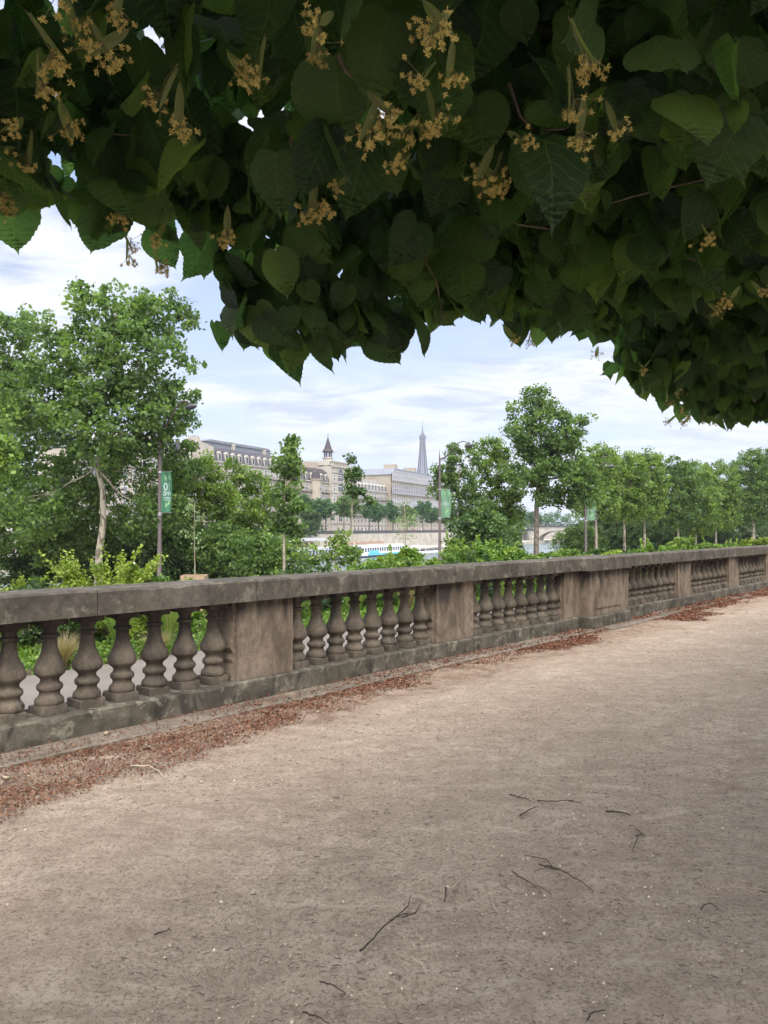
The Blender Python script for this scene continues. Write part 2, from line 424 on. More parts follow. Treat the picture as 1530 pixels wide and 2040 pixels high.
cl2 = g.noise(g.mapping(cb.outputs[0], (1.,1.6,1), (9.1, 4.7, 0)), 2.7, 6, .6, .8)
mask = g.ramp(cl, [(.42, .0), (.50, .55), (.59, 1.)])
shade = g.ramp(cl2, [(.36, (2.65, 3.2, 4.5)), (.5, (4.9, 5.2, 6.1)), (.60, (6.0, 6.1, 6.4))])
horiz = g.ramp(sp.outputs[2], [(0., 1.), (.16, .45), (.4, 0.)])
skyb = g.mix(.7, g.mix(1., sky.outputs[0], (1.3, 1.2, 1.15), 'MULTIPLY'), (2.7, 3.7, 5.9))
c = g.mix(mask, skyb, shade)
c = g.mix(g.math('MULTIPLY', horiz, .6), c, (5.4, 5.6, 6.2))
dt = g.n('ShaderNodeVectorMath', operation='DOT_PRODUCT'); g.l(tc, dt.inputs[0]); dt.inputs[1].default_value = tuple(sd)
glow = g.math('ADD', 1.0, g.math('MULTIPLY', g.math('POWER', g.math('MAXIMUM', dt.outputs['Value'], 0.), 1.6), 5.0))   # cloud brightened round the sun behind the camera, added to lift the ground light
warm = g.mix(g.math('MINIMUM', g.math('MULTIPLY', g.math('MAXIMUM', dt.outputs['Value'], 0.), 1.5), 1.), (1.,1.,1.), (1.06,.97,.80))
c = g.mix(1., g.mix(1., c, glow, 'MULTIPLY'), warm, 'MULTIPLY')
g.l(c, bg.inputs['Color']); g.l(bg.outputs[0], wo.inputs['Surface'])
vs = scene.view_settings; vs.view_transform = 'Standard'; vs.look = 'None'; vs.exposure = .6; vs.gamma = 1; vs.use_curve_mapping = False

# ------------------------------------------------------------------ ground, streets, water
def strip(name, prof, mat, s0=-60, s1=700, fr=B, kind='structure', ns=1):
    V = []; Fs = []
    k = len(prof)
    for i in range(ns+1):
        s = s0+(s1-s0)*i/ns
        for n, z in prof: V.append(fr(s, n, z))
    for i in range(ns):
        for j in range(k-1): Fs.append((i*k+j, (i+1)*k+j, (i+1)*k+j+1, i*k+j+1))
    mb = MB(); mb.add(V, Fs); o = mb.build(name, mat); tag(o, kind=kind); return o
base = MB(); base.add([(-5000,-2000,-10.5),(6000,-2000,-10.5),(6000,7000,-10.5),(-5000,7000,-10.5)], [(0,1,2,3)])
tag(base.build('ground', M['bank']), kind='structure')
# sandy terrace with real gentle undulation near the camera
def sand():
    s = np.concatenate([[-60,-20,-6], np.arange(-4, -.5, .12), np.arange(-.5, 13, .036), np.arange(13, 26, .12), [30,40,60,100,200,400,700]]); n = np.concatenate([[-40,-20,-8], np.arange(-6, .5, .12), np.arange(.5, 5.3, .036), [5.3, 5.5]])
    Sg, Ng = np.meshgrid(s, n, indexing='ij'); Z = np.zeros_like(Sg)
    for (i, j), _ in np.ndenumerate(Z):
        a, b = Sg[i,j], Ng[i,j]
        if -4 < a < 26 and -6 < b < 5.2:
            Z[i,j] = .022*mnoise.noise((a*.7, b*.9, 3)) + .009*mnoise.noise((a*2.9, b*2.9, 7)) + .011*mnoise.noise((a*6.1, b*6.1, 1))
            if -.5 < a < 13 and b > .5: Z[i,j] += .0055*abs(mnoise.noise((a*11, b*11, 9))) + .003*mnoise.noise((a*23, b*23, 4))
            Z[i,j] *= min(1, (5.2-b)/.5)
            if b > 4.7: Z[i,j] *= .3
    X = Sg*CA-Ng*SA; Yy = Sg*SA+Ng*CA; V = np.stack([X, Yy, Z], -1).reshape(-1,3)
    a = np.arange(len(s)-1)[:,None]*len(n)+np.arange(len(n)-1)[None,:]; a = a.ravel()
    Fq = np.stack([a, a+len(n), a+len(n)+1, a+1], 1)
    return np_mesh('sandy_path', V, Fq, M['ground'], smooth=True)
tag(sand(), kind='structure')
strip('pavement', [(5.5,-.02),(7.95,-.02),(7.95,-.3)], M['pave'])
strip('planting_bed', [(7.95,-.04),(10.4,-.03)], M['soil'])
strip('footpath', [(10.4,-.026),(11.3,-.026)], M['pave'])
strip('lawn_bed', [(11.3,-.03),(14,-.05),(15.0,-3.0)], M['soil'])
strip('street', [(15.0,-3.0),(33.5,-3.0)], M['asphalt'])
strip('street_kerb', [(33.5,-3.0),(33.5,-2.86),(40,-2.86)], M['pave'])
strip('bank_wall', [(40,-2.86),(46,-2.9),(46.6,-6.3),(54,-6.35),(54.2,-10.4)], M['quaystone'])
def watermat():
    m, nt, out = newmat('river_water'); g = G(nt); P = g.geo()
    n = g.noise(g.mapping(P, (1,1,1), (0,0,0), (0,0,-R(60))), .9, 5, .65, .3)
    n2 = g.noise(P, .06, 4, .6)
    c = g.ramp(n2, [(.35, (.10,.125,.12)), (.65, (.17,.20,.195))])
    g.bsdf(out, c, .22, .5, g.bump(n, .5, .25)); return m
M['water'] = watermat()
wm = MB(); wm.add([B(-300,54.1,-7),B(1500,54.1,-7),B(1500,700,-7),B(-300,500,-7)], [(0,1,2,3)])
tag(wm.build('water', M['water']), kind='structure')
tag(strip('far_quay', [(107,-10.3),(107,-5.6),(119.6,-5.6)], M['quaystone'], -300, 2500, F), kind='structure')
tag(strip('far_street', [(120.2,-.42),(150,-.45),(4500,-.5)], M['bank'], -1500, 3500, F), kind='structure')
# quay wall of the far bank with parapet and buttress ribs
qw = empty('quay_wall', F(0,119.6,-5.6), R(64.4), 'long pale stone quay wall with dark parapet along the far river bank', 'quay wall')
mb = MB(); mb.box(-200, 900, 0, .6, 0, 5.3)
for t in range(60, 520, 9): mb.box(t, t+.7, -.12, 0, 0, 5.3)
mb.build('wall', M['quaystone'], qw)
mb = MB(); mb.box(-200, 900, -.1, .55, 5.3, 6.25); mb.build('parapet', M['slate'], qw)

# ------------------------------------------------------------------ the balustrade
bal = empty('stone_balustrade', B(0,0,0), R(49.4), 'weathered grey brown stone balustrade with turned balusters running beside the sandy path', 'balustrade')
N0 = 5.2
PZ, CZ, TZ = .19, .868, 1.054
piers = [(1.25,1.90),(4.21,4.85),(7.06,7.80),(None,None),(14.68,15.36),(17.78,18.48),(20.75,21.45),(23.7,24.4),(26.7,27.4),(29.7,30.4)]
def prof_baluster():
    mb = MB(); mb.bevbox(-.104,.104,-.104,.104,0,.062,.006)
    pr = [(.100,.058),(.108,.068),(.110,.085),(.103,.104),(.083,.120),(.076,.140),(.080,.156),(.094,.166),(.099,.182),(.095,.198),(.076,.212),(.069,.228),(.072,.243),
          (.098,.262),(.117,.276),(.121,.288),(.122,.310),(.116,.335),(.100,.362),(.082,.392),(.069,.425),(.060,.465),(.055,.505),(.054,.525),(.058,.532),(.075,.538),(.077,.550),(.073,.560),(.056,.566),(.055,.590),(.066,.612),(.088,.628)]
    mb.lathe([(r_*(.88 if .25 < z_ < .6 else .92), z_) for r_, z_ in pr], seg=24); mb.bevbox(-.09,.09,-.09,.09,.624,.682,.004); return mb
bmesh_list = []
for v in range(4):
    o = prof_baluster()
    # worn: small irregular chips and swelling
    o.v = [(x*(1+.05*mnoise.noise((x*9+v*5, y*9, z*9))), y*(1+.05*mnoise.noise((x*9, y*9+v*3, z*9))), z+.004*mnoise.noise((x*14,y*14,z*14+v))) for x,y,z in o.v]
    # chipped corners on the square blocks
    o.v = [(x-(.018 if (x > .07 and y < -.07 and mnoise.noise((v*3.1, z*3, 0)) > -.1 and z < .1) else 0), y+(.016 if (y < -.07 and x > .07 and z < .1 and v % 2) else 0), z-(.012 if (z > .04 and z < .063 and x*(1 if v%2 else -1) > .08) else 0)) for x,y,z in o.v]
    bo = o.build('baluster', M['stone'], bal)
    for i, p in enumerate(bo.data.polygons): p.use_smooth = True
    try: bo.data.set_sharp_from_angle(angle=R(38))
    except Exception: pass
    bmesh_list.append(bo)
nb = 0
def bay(a, b, k=8):
    global nb
    pitch = (b-a)/k
    for i in range(k):
        s = a+pitch*(i+.5)
        o = bmesh_list[nb] if nb < 4 else bmesh_list[nb % 4].copy()
        if nb >= 4: COL.objects.link(o)
        nb += 1
        o.parent = bal; o.location = (s, N0+.19, PZ); o.rotation_euler = (0, 0, random.uniform(-.02,.02))
bay(1.92, 4.19); bay(4.87, 7.04); bay(7.82, 10.10)
bay(12.40, 14.66); bay(15.38, 17.76); bay(18.50, 20.73); bay(21.47, 23.68); bay(24.42, 26.68)
def pier(a, b):
    mb = MB(); mb.bevbox(a, b, N0+.055, N0+.36, PZ+.001, CZ-.001, .006)
    # engaged half balusters on both flanks follow the baluster profile as thin slabs
    pr = [(.02,0),(.02,.06),(.012,.09),(.0,.14),(.012,.18),(.0,.23),(.03,.28),(.032,.33),(.018,.40),(.004,.50),(.008,.55),(.004,.59),(.02,.63),(.02,.675)]
    for x, sg in ((a, -1), (b, 1)):
        poly = [(x, 0)] + [(x+sg*(r+.015), z) for r, z in pr] + [(x, .675)]
        mb.prism([(px, PZ+.002+z) for px, z in poly], N0+.10, N0+.30)
    mb.build('pier', M['pier'], bal)
for a, b in piers:
    if a is not None: pier(a, b)
pier(10.12, 10.60); pier(11.88, 12.38)
# projecting block with a raised panel
mb = MB(); mb.bevbox(10.605, 11.865, N0-.10, N0+.40, PZ+.001, CZ-.001, .006)
blk = mb.build('projecting_pier', M['pier'], bal)
mb = MB(); mb.bevbox(10.80, 11.68, N0-.115, N0-.098, .30, .74, .004)
mb.build('raised_panel', M['pier'], blk)
# plinth courses with joints
def course(name, a, b, y0, y1, z0, z1, mat, L, bev):
    s = a
    while s < b-.05:
        e = min(b, s+L*random.uniform(.88,1.12))
        if b-e < .5: e = b
        mb = MB(); n = max(2, int((e-s)/.3)); yo = random.uniform(-.004,.004); zo = random.uniform(-.003,.003)
        mb.worn(s+.003, e-.003, y0+yo, y1, z0, z1+zo, bev, .005, .022, s)
        mb.build(name, mat, bal); s = e
course('plinth', -2.0, 10.49, N0, N0+.42, -.05, PZ, M['plinth'], 1.9, .012)
course('plinth', 12.0, 32.0, N0, N0+.42, -.05, PZ, M['plinth'], 2.2, .012)
mb = MB(); mb.worn(10.5, 11.99, N0-.16, N0+.46, -.05, PZ-.002, .012, .005, .022, 3); mb.build('plinth', M['plinth'], bal)
course('coping', -2.0, 10.51, N0-.005, N0+.40, CZ, TZ, M['cope'], 1.65, .014)
course('coping', 11.99, 32.0, N0-.005, N0+.40, CZ, TZ, M['cope'], 1.65, .014)
mb = MB(); mb.bevbox(10.515, 11.985, N0-.17, N0+.47, CZ, TZ+.003, .014); mb.build('coping', M['cope'], bal)
# kerb slabs at the foot
kb = empty('kerb', B(0,0,0), R(49.4), 'low worn stone kerb slabs at the foot of the balustrade', 'kerb')
s = -2.0
while s < 32:
    e = s+random.uniform(.9, 1.5); off = -.16 if 9.6 < s < 12.2 else 0
    y0 = N0-.27+off*.6+random.uniform(-.015,.015)
    mb = MB(); mb.worn(s+.004, e-.004, y0, N0-.002+ (off if off else 0), -.05, .022+random.uniform(-.004,.006), .008, .012, .03, s)
    mb.build('kerb_slab', M['kerb'], kb); s = e

# ------------------------------------------------------------------ litter, pebbles, twigs
def litter():
    lim = [(-2,4.08),(3.3,4.12),(4.2,4.24),(5,4.42),(5.8,4.62),(7,4.78),(8,4.62),(9.5,4.42),(10.5,4.7),(12,4.75),(12.8,4.2),(14,4.3),(15,4.72),(17,4.6),(20,4.7),(26,4.5)]
    n = 190000
    s = RNG.uniform(0, 1, n)**1.35*20+1.2; nn = RNG.uniform(3.75, 5.19, n)
    L = np.interp(s, [a for a,_ in lim], [b for _,b in lim])
    nz = np.array([mnoise.noise((a*1.3, b*1.8, 5))*.30+mnoise.noise((a*4.3, b*5.8, 2))*.16 for a, b in zip(s, nn)])
    edge = nn+nz-L
    thin = np.where(nn > N0-.27, .34, 1.0)
    keep = (edge > 0) & (RNG.uniform(0,1,n) < np.clip(edge*2.6+.03, 0, .85)*thin*np.clip(1.2+nz*5.5,.06,1.)*(.45+.65*(np.sin(s*3.1+nn*9)+np.sin(s*1.3-nn*5) > -.5)))
    blk = (s > 10.4) & (s < 12.1) & (nn > N0-.2); keep &= ~blk
    s, nn = s[keep], nn[keep]; n = len(s)
    C = np.stack([s*CA-nn*SA, s*SA+nn*CA, RNG.uniform(.003,.018,n)+np.where(nn > N0-.27, .024, 0.)], 1)
    size = .0048*(1+s*.16)
    var = np.clip(RNG.beta(2, 3.2, n), 0, 1)
    N = RNG.normal(size=(n,3))*.45; N[:,2] += 1; N /= np.linalg.norm(N, axis=1)[:,None]
    T = RNG.normal(size=(n,3)); T -= (T*N).sum(1)[:,None]*N; T /= np.linalg.norm(T, axis=1)[:,None]; S = np.cross(N,T)
    l = (size*RNG.uniform(.5,1.9,n))[:,None]; wd = l*RNG.uniform(.25,.7,n)[:,None]
    V = np.stack([C-T*l, C+S*wd, C+T*l, C-S*wd], 1).reshape(-1,3)
    m = leafmat('dry_litter', (.07,.028,.018), (.15,.064,.038), (.40,.23,.13), .1, .8, (1,1,1), .15)
    o = np_mesh('leaf_litter', V, np.arange(4*n).reshape(-1,4), m, None, np.repeat(var,4))
    return tag(o, 'drifts of rust brown dry bracts and crumbs along the kerb', 'leaf litter', kind='stuff')
litter()
def pebbles():
    n = 60000
    Y = 1.5+RNG.uniform(0,1,n)**1.6*12; X = RNG.uniform(-.6,.62,n)*(Y+.6)
    nn = -X*SA+Y*CA; k = nn < 4.85; X, Y = X[k], Y[k]; n = len(X)
    r = (.0010+RNG.exponential(.0011,n))*(1+.08*Y); r = np.minimum(r, .009)
    D = np.array([(1,0,0),(0,1,0),(-1,0,0),(0,-1,0),(0,0,1),(0,0,-1)], float)
    J = RNG.uniform(.6,1.3,(n,6,1))
    V = np.stack([X, Y, r*.35], 1)[:,None,:]+D[None]*J*r[:,None,None]*np.array([1,1,.85])
    f = np.array([(0,1,4),(1,2,4),(2,3,4),(3,0,4),(1,0,5),(2,1,5),(3,2,5),(0,3,5)])
    Fq = (f[None]+6*np.arange(n)[:,None,None]).reshape(-1,3)
    m = leafmat('pebble', (.16,.115,.08), (.36,.28,.21), (.68,.58,.47), .0, .8)
    o = np_mesh('gravel', V.reshape(-1,3), Fq, m, None, np.repeat(RNG.beta(2,2.6,n), 6))
    tag(o, 'fine loose gravel scattered over the sandy path', 'gravel', kind='stuff')
    n = 9000
    Y = 1.3+RNG.uniform(0,1,n)**1.3*13; X = RNG.uniform(-.6,.62,n)*(Y+.6); nn = -X*SA+Y*CA; k = nn < 4.9; X, Y = X[k], Y[k]; n = len(X)
    mb = MB()
    for x, y in zip(X, Y):
        a = random.uniform(0, math.pi) if random.random() < .5 else random.gauss(.2,.5); l = random.uniform(.008,.032)*(1+.04*y); b = random.gauss(0,.35); r = random.uniform(.0006,.0013)*(1+.06*y)
        p = [(x, y, .004), (x+l*.5*math.cos(a), y+l*.5*math.sin(a), .006), (x+l*.5*math.cos(a)+l*.5*math.cos(a+b), y+l*.5*math.sin(a)+l*.5*math.sin(a+b), .003)]
        mb.tube(p, [r, r, r*.6], 3)
    tag(mb.build('stalk_debris', M['twig']), 'tiny dark stalks and chips strewn over the sandy path', 'debris', kind='stuff')
pebbles()
def gp(px, py):
    Y = FPX*EYE/(py-HOR); return ((px-765)/FPX*Y, Y)
def twig(label, pts, r, mat='twig', forks=()):
    P = [gp(*p) for p in pts]; c = P[len(P)//2]
    o = empty('fallen_twig', (c[0], c[1], 0), 0, label, 'twig')
    mb = MB()
    # subdivide with small wobble
    Q = []
    for i in range(len(P)-1):
        for k in range(4):
            f = k/4; Q.append((P[i][0]+(P[i+1][0]-P[i][0])*f-c[0]+random.gauss(0,.0015), P[i][1]+(P[i+1][1]-P[i][1])*f-c[1]+random.gauss(0,.0015), r*.9+.011+random.uniform(0,.006)))
    Q.append((P[-1][0]-c[0], P[-1][1]-c[1], r+.008))
    mb.tube(Q, [r*(1-.55*i/len(Q)) for i in range(len(Q))], 6)
    mb.build('stem', M[mat], o, True)
    for f in forks:
        mb = MB(); P2 = [gp(*p) for p in f]; mb.tube([(x-c[0], y-c[1], .012+.004*(i%2)) for i, (x, y) in enumerate(P2)], [r*.6]*(len(P2)-1)+[r*.3], 5)
        mb.build('side_shoot', M[mat], o, True)
twig('long crooked dark twig with forked tip lying left of the path centre', [(718,1895),(745,1868),(780,1832),(812,1818)], .0042, 'twig', [[(780,1832),(812,1806),(818,1780)],[(800,1825),(828,1818),(836,1800)]])
twig('pale curved twig bent like a hook, beside a short straight stick', [(892,1772),(905,1765),(916,1750),(912,1732)], .0032, 'paletwig')
twig('short thick dark stick touching the hook shaped pale twig', [(888,1770),(884,1795)], .0042, 'twig')
twig('thin pale wavy stalk hanging down from a short crossbar stalk', [(975,1776),(980,1800),(990,1818),(999,1842)], .0026, 'paletwig', [[(966,1776),(990,1776),(1006,1773)]])
twig('straight slender brown twig slanting down to the right near a forked branchlet', [(1018,1737),(1050,1758),(1095,1780)], .003, 'twig')
twig('long forked dark branchlet with crossing shoots right of centre', [(1070,1722),(1110,1732),(1145,1752),(1178,1774)], .0035, 'twig', [[(1110,1732),(1085,1728),(1060,1736)],[(1100,1730),(1085,1712),(1040,1702)]])
twig('straight stout blackish stick, thickest of all on the path', [(1203,1618),(1228,1621),(1252,1625)], .006, 'twig')
twig('thin dark twig slanting up beside a pair of bowed twigs', [(1033,1628),(1050,1617),(1070,1608)], .004, 'twig')
twig('bowed twig, lower of the pair that together make an eye shape', [(1068,1596),(1105,1598),(1140,1595)], .0035, 'twig', [[(1130,1596),(1150,1600),(1158,1604)]])
twig('forked short twig left of the eye shaped pair', [(1012,1584),(1035,1590),(1055,1596)], .0035, 'twig', [[(1030,1588),(1048,1577)]])
twig('pale stalk bent at both ends near the lower edge of the path', [(820,1906),(838,1918),(849,1935),(850,1954)], .0024, 'paletwig')
twig('short dark twig at the lower left corner end of the gravel', [(606,2013),(635,2024),(660,2040)], .003, 'twig')
twig('thin dark stalk slanting down, between the corner twig and the crooked twig', [(640,1955),(668,1962),(690,1974)], .003, 'twig')
twig('lone dark splinter at the lower left of the path', [(312,1862),(328,1856),(345,1850)], .0032, 'twig')
twig('dark hooked twig close to the right edge of the frame', [(1390,1812),(1396,1802),(1410,1800),(1425,1810)], .003, 'twig')
twig('spidery dark branchlet with three short arms at right', [(1262,1668),(1275,1662),(1262,1652)], .0035, 'twig', [[(1270,1662),(1282,1666)],[(1266,1668),(1258,1688),(1254,1700)]])
twig('long pale bent root beside the red brown litter at left', [(262,1528),(300,1528),(322,1540),(327,1552),(312,1562)], .0042, 'paletwig')
twig('curved bark brown twig near the bottom edge right of centre', [(1165,2030),(1172,2016),(1198,2007)], .0036, 'twig')
# bigger dry leaves on the litter
for i, (px, py, sz, lab) in enumerate([(292,1492,.075,'large curled tan dry leaf standing in the red brown litter'),(215,1470,.06,'pale flat dry leaf lying on the kerb slab'),(18,1560,.06,'tan dry leaf near the left edge in the litter')]):
    x, y = gp(px, py); o = MB(); k = 9
    vsx = []; fsx = []
    for a in range(k+1):
        f = a/k; wv = math.sin(math.pi*f)**.8*.35
        for b in (-1, 0, 1): vsx.append(((f-.5)*sz, b*wv*sz, .008+abs(b)*.012*(1+i*.3)+.5*sz*(f-.5)**2*(2 if i else 1)))
    for a in range(k):
        for b in (0, 1): fsx.append((a*3+b, a*3+b+1, a*3+b+4, a*3+b+3))
    vsx2 = [(a, b, c+.004) for a, b, c in vsx]; nv = len(vsx)
    o.add(vsx+vsx2, fsx+[tuple(q+nv for q in f) for f in fsx])
    ob = o.build('dry_leaf', M['paletwig'], None, True, (x, y, .012)); ob.rotation_euler = (.5 if i == 0 else .1, .7 if i == 0 else 0, 1.2+i)
    tag(ob, lab, 'dry leaf')

# ------------------------------------------------------------------ linden canopy overhead
FR = [(-60,520),(0,485),(30,450),(75,465),(120,530),(150,540),(185,570),(215,535),(250,520),(300,545),(345,520),(372,560),(384,590),(390,650),(398,722),(440,752),(500,748),(532,762),(565,705),(600,725),(650,765),(672,740),(686,600),(700,560),(725,560),(745,600),(770,650),(790,672),(830,645),(855,645),(918,667),(955,635),(985,670),(1040,700),(1072,670),(1115,675),(1155,690),(1190,688),(1196,735),(1160,800),(1190,790),(1225,775),(1265,800),(1310,815),(1370,845),(1440,852),(1500,845),(1560,850),(1700,880),(2000,1000)]
def build_lindens():
    n1 = 1.6
    ss, zz = [], []
    last = -9
    for px, py in FR:
        if px >= 1990: continue
        if px <= last: px = last+1
        last = px
        u = (px-765)/FPX; Y = n1/(CA-SA*u); s = Y*(SA+CA*u); ss.append(s); zz.append(EYE-(py-HOR)/FPX*Y)
    def zmin(s): return np.interp(s, ss, zz)
    root = empty('linden_tree', B(4.8,-.6,0), 0, 'dark linden tree in blossom whose leafy canopy overhangs the path from above', 'tree')
    ox, oy, _ = B(4.8,-.6,0)
    def toXYZ(s, n, z): return np.stack([s*CA-n*SA-ox, s*SA+n*CA-oy, z], 1)
    # candidates
    def sample(N, s0, s1, n0, n1_, z0, z1, pw=1.):
        return RNG.uniform(s0,s1,N), RNG.uniform(n0,n1_,N), z0+(z1-z0)*RNG.uniform(0,1,N)**pw
    # --- detailed hanging leaves
    half = [(0.,.07),(.06,.03),(.14,.0),(.22,.0),(.31,.04),(.39,.11),(.45,.20),(.485,.31),(.48,.42),(.45,.52),(.40,.61),(.34,.70),(.265,.78),(.19,.855),(.12,.915),(.06,.96),(.022,1.01),(0.,1.08)]
    def leafshape(lod):
        if lod == 0:
            pts = []
            for i in range(len(half)-1):
                a, b = half[i], half[i+1]
                pts.append(a)
                if 2 <= i < 15:
                    dx, dy = b[0]-a[0], b[1]-a[1]; L = math.hypot(dx,dy); nx, ny = dy/L, -dx/L
                    pts.append((a[0]+dx*.72+nx*.016, a[1]+dy*.72+ny*.016)); pts.append((a[0]+dx*.82+nx*(-.004), a[1]+dy*.82))
            pts.append(half[-1]); cols = (0, .5, 1)
        else: pts = [half[i] for i in (0,3,6,9,12,15,17)]; cols = (0, 1)
        vs = []; fs = []
        for sg in (-1, 1):
            o = len(vs)
            for x, y in pts:
                for c in cols: vs.append((sg*x*c, (.07+(y-.07)*1.0) if c else max(.07, y)))
            k = len(cols)
            for i in range(len(pts)-1):
                for j in range(k-1):
                    q = (o+i*k+j, o+i*k+j+1, o+(i+1)*k+j+1, o+(i+1)*k+j)
                    fs.append(q if sg > 0 else q[::-1])
        return np.array(vs), np.array(fs)
    def emit(name, P, size, lod, jitter=.5, facing=.55):
        n = len(P); uv, fs = leafshape(lod)
        A = RNG.normal(0, jitter, (n,3)); A[:,2] = -1; A /= np.linalg.norm(A, axis=1)[:,None]
        Nn = RNG.normal(size=(n,3)); 
        cd = -(P+np.array([ox,oy,0])-np.array([0,0,EYE])); cd /= np.linalg.norm(cd, axis=1)[:,None]
        Nn = Nn/np.linalg.norm(Nn,axis=1)[:,None]*.8+cd*facing+np.array([0,0,.25])
        Nn -= (Nn*A).sum(1)[:,None]*A; Nn /= np.linalg.norm(Nn, axis=1)[:,None]; S = np.cross(A, Nn)
        L = size*RNG.triangular(.4, 1.0, 1.35, n); curl = RNG.uniform(-.05,.35,n)+(RNG.uniform(0,1,n) < .18)*RNG.uniform(.2,.7,n); fold = RNG.uniform(.0,.35,n); tw = RNG.uniform(-.25,.25,n)
        x = uv[:,0][None]; y = uv[:,1][None]
        wdt = RNG.uniform(.85,1.08,n)[:,None]
        z = -curl[:,None]*y**2*.6 + fold[:,None]*np.abs(x) + tw[:,None]*x*y + .02*np.sin(x*14+y*11+RNG.uniform(0,6,n)[:,None])
        V = P[:,None,:]+L[:,None,None]*((x*wdt)[:,:,None]*S[:,None,:]+(y+0*x)[:,:,None]*A[:,None,:]+z[:,:,None]*Nn[:,None,:])
        m = uv.shape[0]
        Fq = (fs[None]+m*np.arange(n)[:,None,None]).reshape(-1,4)
        var = np.repeat(np.clip(RNG.normal(.45,.2,n),0,1), m)
        return np_mesh(name, V.reshape(-1,3), Fq, M['linden_leaf'], root, var, np.tile(uv,(n,1)), True)
    # region A: visible shell
    s, n, z = sample(38000, -.6, 9, .1, n1, 1.6, 3.3, 1.3)
    zb = np.maximum(zmin(s), np.where(n > 1.28, 0, 2.13+.08*np.sin(s*7+n*5)))
    # front face of the hedge leans back higher up
    nf = n1-.02-np.clip(z-2.6,0,2)*.25+.06*np.sin(s*5)
    keep = (z > zb+.09) & (n < nf) & (RNG.uniform(0,1,len(s)) < np.interp(s,[.4,2.6],[.42,1.]))
    # droop zones only where the fringe is thick
    P = toXYZ(s,n,z)[keep]; d = np.linalg.norm(P+np.array([ox,oy,-EYE]), axis=1)
    P = P[d > .78]; d = d[d > .78]
    near = d < 3.0
    fol = emit('foliage', P[near], .116, 0)
    emit('foliage', P[~near], .10, 1)
    # fringe: extra leaves hugging the lower edge of the front face
    N = 2700; s = RNG.uniform(.2, 8.5, N); zb = zmin(s)+np.array([.13*max(0, mnoise.noise((q*7.5, 1, 2))) for q in s]); n = RNG.uniform(1.3, n1-.01, N); z = zb+.09+RNG.uniform(0,1,N)**1.4*.45
    P = toXYZ(s,n,z); d = np.linalg.norm(P+np.array([ox,oy,-EYE]), axis=1); near = d < 3.2
    emit('foliage', P[near], .104, 0, .55); emit('foliage', P[~near], .095, 1, .4)
    # small leaves and bracts at the far right end of the row
    # region B/C: the rest of the hedge, above and behind the camera, big leaf sprays
    s, n, z = sample(24000, -4, 20, -1.5, n1, 2.3, 4.2)
    nf = n1-.05-np.clip(z-2.6,0,2)*.15
    keep = (n < nf) & (RNG.uniform(0,1,len(s)) < np.interp(s,[.4,2.8],[.3,1.])) & ((z > 2.75) | (n < .1) | (s > 9) | (s < 0)) & (z > 2.35)
    P = toXYZ(s,n,z)[keep]; d = np.linalg.norm(P+np.array([ox,oy,-EYE]), axis=1); P = P[d > .9]
    V, Fq, vv = rhomb_leaves(P, .26, np.clip(RNG.normal(.45,.2,len(P)),0,1), .5, .5)
    np_mesh('upper_foliage', V, Fq, M['plane_leaf'], root, vv)
    # trunk, limbs, twigs
    mb = MB(); mb.tube([(0,0,-.05),(.02,.01,.5),(-.02,.03,1.4),(0,0,2.3),(.05,.05,3.2)], [.24,.19,.165,.15,.10], 12)
    for k in range(16):
        a = 2*math.pi*k/16+random.uniform(-.15,.15); L = random.uniform(2.0,4.4)
        e = Vector((math.cos(a)*L, math.sin(a)*L, random.uniform(2.75,3.5)))
        n_e = -(e.x+ox)*SA+(e.y+oy)*CA
        e -= Vector((-SA, CA, 0))*(max(n_e-1.2, 0)+min(n_e+1.4, 0))
        limb(mb, (0,0,random.uniform(2.2,3.0)), e, .055, .014, .06)
    mb.build('trunk', M['bark'], root, True)
    for _ in range(90):
        s_ = random.uniform(.2,7); n_ = random.uniform(.4,1.5); z_ = max(2.2, float(zmin(s_))+.12)+random.uniform(0,.5)**1.5
        p = Vector(B(s_,n_,z_))-Vector((ox,oy,0)); d = Vector([random.gauss(0,1),random.gauss(0,1),random.gauss(-.1,.35)]).normalized()*random.uniform(.15,.45)
        q = p+d; nq = -(q.x+ox)*SA+(q.y+oy)*CA; q -= Vector((-SA,CA,0))*max(0,nq-1.5); q.z = max(q.z, float(zmin(s_))+.1)
        tw_ = MB(); limb(tw_, q, p, .0016, .0035, .1, 5, 4); tw_.build('twig', M['bark'], root, True)
    # branch pieces seen between the leaves
    for (a, b, r) in [((590,40,1.75),(665,135,2.0),.008),((612,85,1.8),(628,165,1.9),.006),((1050,355,2.1),(1210,270,2.2),.007),((470,60,1.8),(480,210,1.9),.005),((1490,640,4.0),(1505,800,4.1),.008)]:
        p = Vector(at(*a[:2], a[2]))-Vector((ox,oy,0)); q = Vector(at(*b[:2], b[2]))-Vector((ox,oy,0))
        mb = MB(); limb(mb, p, q, r*1.2, r*.7, .05, 7, 5); mb.build('branch', M['bark'], root, True)
    # blossom clusters: stalk, pale bract, starry flowers
    protos = []
    mats = [M['stalk'], M['bract'], M['blossom']]
